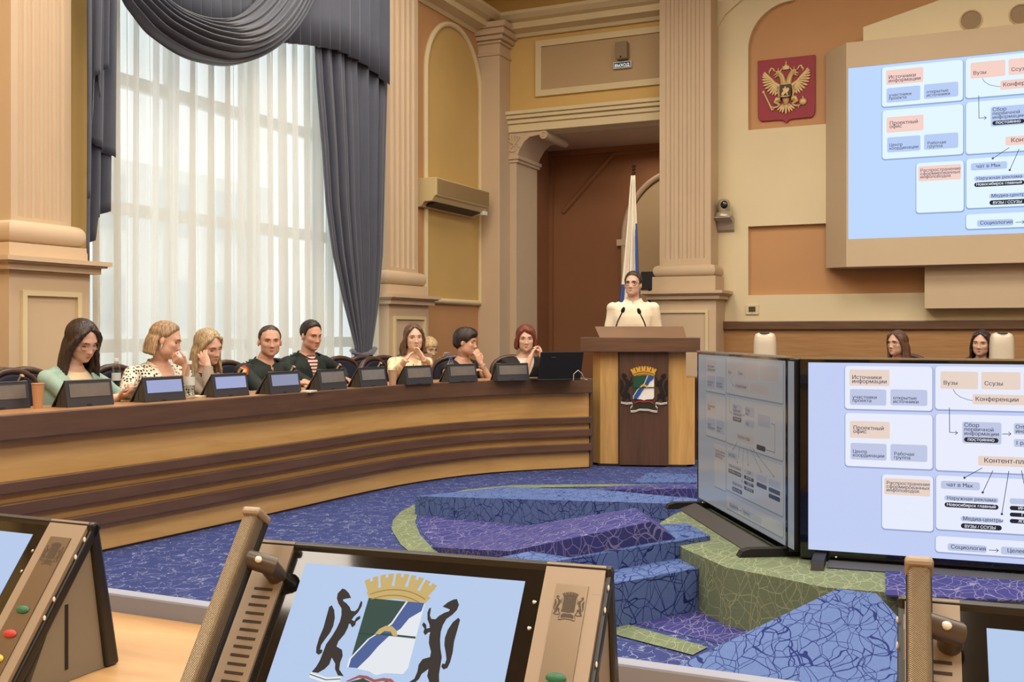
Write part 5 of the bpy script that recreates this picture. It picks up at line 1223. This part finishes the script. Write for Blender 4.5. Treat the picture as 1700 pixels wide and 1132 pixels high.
# ================================================================== SMALL THINGS
PET = bpy.data.materials.new('clear_bottle'); PET.use_nodes = True; nt = PET.node_tree; nt.nodes.clear(); o_ = nt.nodes.new('ShaderNodeOutputMaterial'); tr = nt.nodes.new('ShaderNodeBsdfTransparent'); gl = nt.nodes.new('ShaderNodeBsdfGlossy'); mx = nt.nodes.new('ShaderNodeMixShader'); lw = nt.nodes.new('ShaderNodeLayerWeight'); lw.inputs[0].default_value = .35
gl.inputs['Roughness'].default_value = .1; tr.inputs[0].default_value = (.86,.9,.9,1); nt.links.new(lw.outputs['Facing'], mx.inputs[0]); nt.links.new(tr.outputs[0], mx.inputs[1]); nt.links.new(gl.outputs[0], mx.inputs[2]); nt.links.new(mx.outputs[0], o_.inputs[0])
def bottle(label, c, h, capm):
    t = thing('water_bottle', label, 'bottle', (c.x, c.y, DZ), 0, 'water bottles on the curved desk'); r = .031
    b = MB(); b.lathe([(r*.8,0),(r,.008),(r,h*.2),(r*.94,h*.25),(r,h*.3),(r,h*.62),(r*.85,h*.74),(r*.42,h*.88),(r*.4,h*.93)], 20); b.build('bottle_body', PET, t, smooth=50)
    b = MB(); b.lathe([(r*.46,h*.92),(r*.46,h),(r*.4,h*1.005)], 16); b.build('cap', capm, t, smooth=50)
    b = MB(); b.lathe([(r*1.01,h*.36),(r*1.01,h*.58)], 20); b.build('wrapper', mat('bottle_label', (206,212,210), .5, var=0), t, smooth=50)
bottle('clear water bottle beside the woman in the mint jacket', onz(193, 652, DZ), .235, WHITE)
bottle('clear water bottle in front of the patterned blouse', onz(315, 662, DZ), .235, WHITE)
bottle('water bottle with a blue cap near the woman with short black hair', onz(748, 634, DZ), .205, mat('blue_cap', (66,84,170), .4, var=0))
def cup(label, c, h, r, m):
    t = thing('paper_cup', label, 'cup', (c.x, c.y, DZ), 0, 'cups on the curved desk')
    b = MB(); b.lathe([(r*.7,0),(r,h),(r*.94,h),(r*.66,.006)], 24); b.build('cup_body', m, t, smooth=50)
    b = MB(); b.tube([(r*math.cos(i*PI/12), r*math.sin(i*PI/12), h) for i in range(25)], .003, 6); b.build('rim', m, t, smooth=60)
KR = mat('kraft_paper', (182,138,100), .7, var=.04)
cup('tall kraft paper cup by the unit at the left end', onz(63, 678, DZ), .135, .033, KR)
cup('kraft paper cup behind the unit before the empty chairs', onz(652, 640, DZ), .12, .036, mat('pale_kraft', (190,150,120), .7, var=.04))
for i, (px, py, lb) in enumerate(((327, 661, 'small stack of white notes beside the patterned blouse'), (512, 652, 'white sheets under the hands of the officer with the sleeve patch'))):
    c = onz(px, py-1, DZ); b = MB()
    for k in range(4): b.box(-.04+.002*k, .04+.001*k, -.05, .05, .003*k, .003*k+.0025)
    o = b.build('note_pad', mat('note_paper', (232,222,200), .7, var=.02)); o.location = (c.x, c.y, DZ); o.rotation_euler = (0, 0, .2); tag(o, lb, 'paper', 'papers on the curved desk')
# laptop at the end of the desk
la = onz(900, 632, DZ); lb_ = onz(957, 631, DZ); m_ = (la+lb_)/2; ang = math.atan2(lb_.y-la.y, lb_.x-la.x)
lp = thing('laptop', 'black open laptop seen from behind at the desk end by the lectern', 'laptop', (m_.x, m_.y, DZ), ang)
w_ = (lb_-la).length*.62; hh = 47/FPX*9.0
b = MB(); b.hexa([(-w_,0,.012),(w_,0,.012),(w_,.012,.012),(-w_,.012,.012),(-w_,-.07,hh),(w_,-.07,hh),(w_,-.058,hh+.003),(-w_,-.058,hh+.003)]); b.build('lid', BLACKM, lp, bevel=.004)
b = MB(); b.box(-w_, w_, 0.0, .24, 0, .014); b.build('base', BLACK, lp, bevel=.003)
b = MB(); b.box(-w_*.5, -w_*.3, -.062, -.058, hh*.80, hh*.83); b.build('maker_mark', GREYP, lp)
b = MB(); q = onz(952, 632, DZ)-V((m_.x, m_.y, DZ)); q = RZ(-ang) @ q
b.tube([q+V(p) for p in ((0,0,.004),(-.005,-.02,.06),(.03,-.03,.09),(.07,-.02,.06),(.1,0,.012),(.14,.03,.004))], .004, 6)
tag(b.build('cable', mat('white_cable', (200,200,196), .5, var=0), M=lp.matrix_basis.copy(), smooth=60), 'pale looped cable lying beside the laptop', 'cable')
# flag behind the speaker
yF = 11.6; base = onY(1052, 300, yF); 
fl = thing('flag', 'white, blue and red flag hanging folded on its pole behind the speaker', 'flag', (base.x, yF, 0))
k_ = yF/dpx(1052)[1]/FPX
def fz(y): return HC+(550-y)*k_
b = MB(); b.tube([(0,0,.02),(0,0,fz(284))], .016, 10); b.build('pole', mat('pole_brown', (70,42,30), .4, var=0), fl, smooth=60)
b = MB(); b.lathe([(.02,fz(290)),(.028,fz(287)),(.014,fz(284)),(.03,fz(281)),(.02,fz(279)),(.034,fz(275)),(.006,fz(270))], 10); b.build('finial', mat('finial_bronze', (86,56,40), .35, metal=.5, var=0), fl, smooth=40)
b = MB(); b.lathe([(.2,0),(.2,.03),(.05,.06),(.02,.1)], 20); b.build('stand', mat('pole_brown', (70,42,30), .4, var=0), fl)
wr = [(292,-3,4),(330,-6,5),(370,-9,7),(430,-14,9),(470,-18,11),(520,-24,14),(600,-30,18),(760,-34,22)]
cols = []
def fcl(u, v):
    py = 292+460*v; l, r = interp(py, wr); px = l+(r-l)*u; y = -.03-.05*math.sin(u*2*PI*2.4+v)*(.2+v)
    return (px*k_*1.05, y, fz(py))
b = MB(); nu, nv = 48, 46; P = [[b.v(fcl(i/nu, j/nv)) for j in range(nv+1)] for i in range(nu+1)]
for i in range(nu):
    for j in range(nv):
        u, v = i/nu, j/nv; py = 292+460*v
        b.mi = 0
        if (u > .74 and py > 370+(.9-u)*100) or (u < .18 and py > 468-u*40): b.mi = 1
        if (u > .62 and py > 486) : b.mi = 2
        if abs(u-(.42-.05*v)) < .035 and py < 470: b.mi = 3
        b.f([P[i][j], P[i+1][j], P[i+1][j+1], P[i][j+1]])
b.build('cloth', [mat('flag_white', (236,230,214), .7, var=.02), mat('flag_blue', (58,84,150), .7, var=.03), mat('flag_red', (170,44,44), .7, var=.03), mat('gold_fringe', (204,160,84), .6, var=.1, vs=60)], fl, smooth=180, solid=.006)
# monitor in the alcove
q0, q1 = onY(1064, 451, 12.9), onY(1090, 481, 12.9)
t = thing('wall_monitor', 'black monitor half hidden behind the fluted column, on a stand', 'monitor', ((q0.x+q1.x)/2, 12.9, 0))
hw = abs(q1.x-q0.x)/2; b = MB(); b.box(-hw, hw, 0, .05, q1.z, q0.z); b.build('panel', BLACK, t, bevel=.004); b = MB(); b.tube([(0,.03,.02),(0,.03,q1.z+.05)], .02, 10); b.build('pole', BLACKM, t); b = MB(); b.lathe([(.18,0),(.18,.02),(.03,.03)], 20); b.build('base', BLACKM, t)
# air conditioner
xa0, xa1 = XL+.04, XL+.30; ya0, ya1 = fY(724, xa1), fY(812.5, xa1)
za = onX(724, 293.5, xa1).z; zb = onX(724, 323, xa1).z
ac_ = thing('air_conditioner', 'beige wall air conditioner fixed across the arched niche', 'air conditioner', (xa0, (ya0+ya1)/2, zb))
hy = (ya1-ya0)/2; hz = za-zb; MY = Matrix(((1,0,0,0),(0,0,1,0),(0,1,0,0),(0,0,0,1))); D_ = xa1-xa0
b = MB(); b.prism([(0,-.13),(.05,-.13),(.10,-.07),(.20,-.07),(D_-.03,-.02),(D_,0),(D_,hz),(0,hz)], -hy, hy, MY); b.build('casing', mat('ac_cream', (206,186,140), .5, var=0), ac_, bevel=.006)
b = MB(); b.box(D_-.002, D_+.004, -hy+.03, hy-.02, .012, hz-.015); b.build('front_panel', mat('ac_front', (150,126,86), .4, var=0), ac_)
b = MB(); b.hexa([(.07,-hy+.1,-.12),(.19,-hy+.1,-.085),(.19,hy-.14,-.085),(.07,hy-.14,-.12),(.06,-hy+.1,-.09),(.2,-hy+.1,-.055),(.2,hy-.14,-.055),(.06,hy-.14,-.09)]); b.build('outlet', mat('ac_dark', (60,48,36), .6, var=0), ac_)
b = MB(); b.box(.10, .24, hy-.11, hy-.02, -.10, -.05); b.build('display', WHITE, ac_)
# exit sign and speaker box
q0, q1 = onY(1018, 103, YF-.06), onY(1048, 114, YF-.06); cxs = (q0.x+q1.x)/2; w_ = (q1.x-q0.x)/2; hz = 12.5*12/FPX/2
ex = thing('exit_sign', 'lit exit sign with white letters under the wall speaker box', 'sign', (cxs, YF-.015, onY(1033, 107.5, YF-.06).z))
b = MB(); b.box(-w_, w_, -.05, 0, -hz, hz); b.build('sign_body', mat('sign_frame', (206,206,190), .5, var=0), ex, bevel=.004)
b = MB(); b.box(-w_+.014, w_-.014, -.053, -.05, -hz+.014, hz-.014); b.build('sign_face', emis('sign_dark', (46,52,62), .5), ex)
b = MB(); me = text_mesh('ВЫХОД', 0); xs_ = [v.co.x for v in me.vertices]; sc_ = (2*w_-.05)/(max(xs_)-min(xs_)); b.mesh(me, Matrix(((1,0,0,-w_+.025-min(xs_)*sc_),(0,0,-1,-.0535),(0,1,0,-hz*.55),(0,0,0,1))) @ SC(sc_, sc_*1.0, 1)); b.build('lettering', emis('sign_letters', (240,246,255), 1.3), ex)
q0, q1 = onY(1024, 71, YF-.06), onY(1043, 99, YF-.06)
sp = thing('wall_speaker', 'small grey speaker box above the exit sign', 'speaker', ((q0.x+q1.x)/2, YF-.015, (q0.z+q1.z)/2)); w_ = (q1.x-q0.x)/2; hz = (q0.z-q1.z)/2*.95
SPK = mat('speaker_grey', (150,134,104), .6, var=0)
b = MB(); b.box(-w_, w_, -.12, 0, -hz, hz); b.build('cabinet', SPK, sp, bevel=.012); b = MB(); b.box(-w_*.85, w_*.85, -.124, -.12, -hz*.9, hz*.9); b.build('grille', mat('grille_grey', (140,124,96), .8, var=.05), sp); b = MB(); b.lathe([(.012,0),(.012,.004)], 10, T(0,-.124,-hz*.8) @ RX(PI/2)); b.build('badge', BLACKM, sp)
# heraldic plaque
yP = YR-.002; a0, a1 = onY(1259, 101, yP), onY(1354, 92.5, yP); w_ = (a1.x-a0.x)/2; cxp = (a0.x+a1.x)/2; zt_ = (a0.z+a1.z)/2; zb_ = onY(1305, 205, yP).z; h_ = zt_-zb_; uu = 2*w_/758
pl = thing('heraldic_plaque', 'dark red shield plaque with a golden double-headed eagle', 'plaque', (cxp, yP, zt_))
def q_(x, y): return ((x-535)*uu, -(y-138)*uu)
def MQ(o=0): return Matrix(((1,0,0,0),(0,0,-1,o),(0,1,0,0),(0,0,0,1)))
vs_ = h_/uu/870                                      # vertical fit
def s_(dx, y): return (dx*uu, -(y-138)*uu*vs_)
out = [s_(-379,138), s_(379,138)]+[s_(379-60+60*math.cos(t*PI/12), 865+95*math.sin(t*PI/12)) for t in range(7)]+[s_(110,960), s_(45,968), s_(0,1008), s_(-45,968), s_(-110,960)]+[s_(-379+60-60*math.sin(t*PI/12), 865+95*math.cos(t*PI/12)) for t in range(7)]
b = MB(); b.prism(out, 0, .03, MQ()); b.build('shield', mat('plaque_red', (146,36,52), .5, var=.04), pl, bevel=.006)
b = MB(); ME = MQ(-.03)
def blade(p, q, w0, w1, z1=.018, n=7):
    p, q = V(p), V(q); d = q-p; nn = V((-d.y, d.x)).normalized(); P = []
    for i in range(n): t = i/(n-1); P.append(p+d*t+nn*((w0+(w1-w0)*t)*math.sin(PI*(.15+.85*t))**.6 if t < 1 else 0))
    for i in range(n-2, -1, -1): t = i/(n-1); P.append(p+d*t-nn*((w0+(w1-w0)*t)*math.sin(PI*(.15+.85*t))**.6))
    b.prism([tuple(x) for x in P], 0, z1, ME)
tips = [(-290,305),(-313,332),(-322,366),(-325,406),(-322,448),(-310,490),(-288,536),(-255,578),(-222,610),(-186,630),(-148,640),(-118,620)]
arm = [(-270,330),(-240,365),(-205,405),(-172,440),(-150,465),(-130,480),(-110,495),(-95,505)]
for sg in (1, -1):
    X = lambda x: sg*x
    b.tube([ME @ V(s_(X(x), y)+(.012,)) for x, y in [(-290,305)]+arm+[(-70,540)]], [.004,.012,.016,.018,.018,.018,.02,.022,.025,.02], 6)
    for i, (tx_, ty_) in enumerate(tips):
        a_ = interp(i/11*7, [(j,)+p for j, p in enumerate(arm)]); blade(s_(X(a_[0]), a_[1]+10), s_(X(tx_), ty_), 11*uu, 17*uu)
        blade(s_(X(a_[0]+5), a_[1]+12), s_(X(a_[0]+(tx_-a_[0])*.6), a_[1]+(ty_-a_[1])*.6), 10*uu, 14*uu, .026)
    b.tube([ME @ V(s_(X(x), y)+(.014,)) for x, y in ((-30,520),(-35,470),(-45,420),(-62,380),(-85,352),(-108,345),(-130,362))], [.05,.036,.032,.03,.034,.03,.012], 8)
    b.tube([ME @ V(s_(X(x), y)+(.014,)) for x, y in ((-112,350),(-140,352),(-165,366))], [.022,.012,.003], 6)
    b.tube([ME @ V(s_(X(x), y)+(.014,)) for x, y in ((-112,368),(-140,388),(-162,392))], [.014,.008,.003], 6)
    cx_, cy_ = -105, 318
    b.prism([s_(X(cx_+x), cy_+y) for x, y in ((-26,14),(-34,-12),(-14,-4),(0,-24),(14,-4),(34,-12),(26,14))][::sg], 0, .02, ME); b.tube([ME @ V(s_(X(cx_), cy_-20)+(.01,)), ME @ V(s_(X(cx_), cy_-48)+(.01,))], .006, 6)
    b.tube([ME @ V(s_(X(x), y)+(.01,)) for x, y in ((-45,275),(-70,300),(-76,330))], .007, 6)
    b.tube([ME @ V(s_(X(x), y)+(.01,)) for x, y in ((-150,310),(-172,272),(-196,262),(-206,285),(-226,310),(-222,340))], [.008,.01,.012,.014,.012,.004], 6)
    b.tube([ME @ V(s_(X(x), y)+(.014,)) for x, y in ((-70,690),(-120,690),(-140,725),(-110,745),(-85,765),(-120,790),(-170,795))], [.03,.035,.028,.022,.016,.014,.012], 7)
    for k in range(3): b.tube([ME @ V(s_(X(-165), 795)+(.014,)), ME @ V(s_(X(-190+k*14), 775+k*26)+(.014,))], [.01,.004], 6)
    for k, (tx_, ty_) in enumerate(((-118,835),(-88,862),(-50,878))): blade(s_(X(-12), 740), s_(X(tx_), ty_), 6*uu, 17*uu, .022)
    b.tube([ME @ V(s_(X(x), y)+(.012,)) for x, y in ((-85,525),(-95,600),(-88,670))], [.012,.016,.012], 6)
blade(s_(0,720), s_(0,900), 8*uu, 17*uu, .024)
b.tube([ME @ V(s_(0, y)+(.016,)) for y in (500,560,650,730,770)], [.035,.055,.055,.035,.016], 10)
b.prism([s_(x, y) for x, y in ((-36,300),(-44,245),(-24,262),(-14,232),(0,246),(14,232),(24,262),(44,245),(36,300))], 0, .022, ME); b.tube([ME @ V(s_(0,240)+(.01,)), ME @ V(s_(0,185)+(.01,))], .007, 6); b.tube([ME @ V(s_(-10,205)+(.01,)), ME @ V(s_(10,205)+(.01,))], .005, 6)
b.tube([ME @ V(s_(-298,575)+(.014,)), ME @ V(s_(-180,830)+(.014,))], [.009,.012], 6); b.ell(tuple(ME @ V(s_(-300,572)+(.014,))), (.018,.012,.022), 8, 6)
b.ell(tuple(ME @ V(s_(222,745)+(.014,))), (.043,.02,.043), 14, 8); b.tube([ME @ V(s_(222,712)+(.014,)), ME @ V(s_(222,672)+(.014,))], .007, 6)
b.build('eagle_relief', GOLD, pl, smooth=40)
b = MB(); b.prism([s_(-74,512), s_(74,512), s_(74,672), s_(40,684), s_(0,692), s_(-40,684), s_(-74,672)], 0, .075, ME); b.mi = 1
for P in ([(-50,650),(-40,615),(-20,600),(-35,570),(-10,560),(0,535),(14,550),(10,575),(36,555),(54,570),(48,600),(30,620),(40,655),(20,650),(12,625),(-10,640),(-20,660)], [(-60,664),(60,664),(50,676),(-50,676)]): b.prism([s_(*p) for p in P], .07, .085, ME)
b.build('breast_shield', [mat('breast_dark', (70,44,26), .5, var=0), GOLD], pl)
# security camera on a bracket
q = onY(1206, 378, YW); kz = YW/dpx(1206)[1]/FPX
ptz = thing('dome_camera', 'grey pan-tilt camera on a curved bracket on the white wall', 'camera', (q.x, YW-.0, q.z))
SIL = mat('camera_silver', (176,164,146), .35, metal=.4, var=0)
b = MB(); b.prism([(0,.02),(0,-.06),(-.05,-.03),(-.09,.06),(-.24,.10),(-.24,.115),(0,.115)][::-1], -.10, .10, Matrix(((0,0,1,0),(1,0,0,0),(0,1,0,0),(0,0,0,1)))); b.build('bracket', mat('bracket_grey', (170,160,150), .5, var=0), ptz, bevel=.005)
b = MB(); b.lathe([(.11,.116),(.11,.14),(.09,.17),(.07,.18)], 24, T(0,-.14,0)); b.build('camera_base', SIL, ptz, smooth=50)
b = MB(); b.lathe([(.065,.175),(.075,.21),(.075,.29),(.06,.325),(.02,.34)], 24, T(0,-.14,0)); b.build('camera_head', SIL, ptz, smooth=50)
b = MB(); b.ell((.02,-.21,.26), (.045,.02,.05), 16, 10); b.build('lens', GLOSSK, ptz, smooth=60)
# thermostat
q0, q1 = onY(1238, 506, YW), onY(1260, 522, YW)
th = thing('thermostat', 'small cream wall control panel with a dark display under the terracotta recess', 'thermostat', ((q0.x+q1.x)/2, YW, (q0.z+q1.z)/2)); w_ = (q1.x-q0.x)/2; hz = (q0.z-q1.z)/2
b = MB(); b.box(-w_, w_, -.02, 0, -hz, hz); b.build('frame', mat('ivory_plastic', (214,200,164), .5, var=0), th, bevel=.004); b = MB(); b.box(-w_*.5, w_*.52, -.024, -.02, -hz*.45, hz*.62); b.build('display', mat('lcd_dark', (74,70,54), .3, var=0), th)
b = MB(); b.ell((0,-.021,-hz*.72), (.008,.004,.005), 8, 5); b.build('button', mat('amber', (170,130,80), .4, var=0), th)
# round grilles above the wall screen
for px, py, rr, lb in ((1612, 34, 17.5, 'round ceiling-height grille speaker left above the wall screen'), (1694, 24, 17.5, 'round ceiling-height grille speaker right above the wall screen')):
    q = onY(px, py, 12.5); r = rr*12.5/dpx(px)[1]/FPX
    t = thing('round_speaker', lb, 'speaker', (q.x, 12.5, q.z), 0, 'round speakers above the wall screen')
    b = MB(); b.lathe([(r,0),(r,.012),(r*.88,.016),(r*.86,.004)], 28, RX(PI/2)); b.build('rim', mat('rim_tan', (190,166,126), .5, var=0), t, smooth=50)
    b = MB(); b.lathe([(r*.87,.004),(r*.5,.010),(.001,.012)], 28, RX(PI/2)); b.build('grille', mat('round_grille', (150,128,98), .7, var=.05, vs=60), t, smooth=50)
# ================================================================== CAMERA, LIGHT, WORLD
cam = bpy.data.cameras.new('camera'); co_ = bpy.data.objects.new('camera', cam); C.objects.link(co_)
cam.sensor_width = 36; cam.lens = 36*FPX/1700; cam.shift_y = -16/1700; cam.clip_start = .05; cam.clip_end = 200
co_.location = (0, 0, HC); co_.rotation_euler = (PI/2, 0, TH); bpy.context.scene.camera = co_
w = bpy.data.worlds.new('sky'); bpy.context.scene.world = w; w.use_nodes = True
bg = w.node_tree.nodes['Background']; bg.inputs[0].default_value = (.93,.97,1.0,1); bg.inputs[1].default_value = 1.9
def area(name, loc, sx_, sy_, power, rgb, rot=(0,0,0)):
    l = bpy.data.lights.new(name, 'AREA'); l.shape = 'RECTANGLE'; l.size = sx_; l.size_y = sy_; l.energy = power; l.color = rgb
    o = bpy.data.objects.new(name, l); C.objects.link(o); o.location = loc; o.rotation_euler = rot; return o
WARM = (1.0, .90, .77)
for i, x in enumerate((-4.2, -.6, 3.2)):
    for j, y in enumerate((-1.8, 1.6, 5.0, 8.4)):
        area('unseen_ceiling_light', (x, y, 5.9), 2.0, 2.0, 132, WARM)  # unseen overhead lights added to light the room, no fixtures modelled
area('alcove_lamp', (-4.2, 13.7, 3.7), .5, .3, 6, WARM)
portal = area('window_daylight', (XL-.35, (wy0+wy1)/2, 3.0), wy1-wy0, 5.2, 1, (1,1,1), (0, -PI/2, 0)); portal.data.cycles.is_portal = True
sc = bpy.context.scene
sc.view_settings.view_transform = 'Standard'; sc.view_settings.look = 'None'; sc.view_settings.gamma = 1; sc.view_settings.use_curve_mapping = False; sc.view_settings.exposure = 0
sc.cycles.use_denoising = True; sc.cycles.max_bounces = 6; sc.cycles.diffuse_bounces = 4; sc.cycles.transparent_max_bounces = 12; sc.cycles.caustics_reflective = False; sc.cycles.caustics_refractive = False; sc.cycles.sample_clamp_indirect = 4
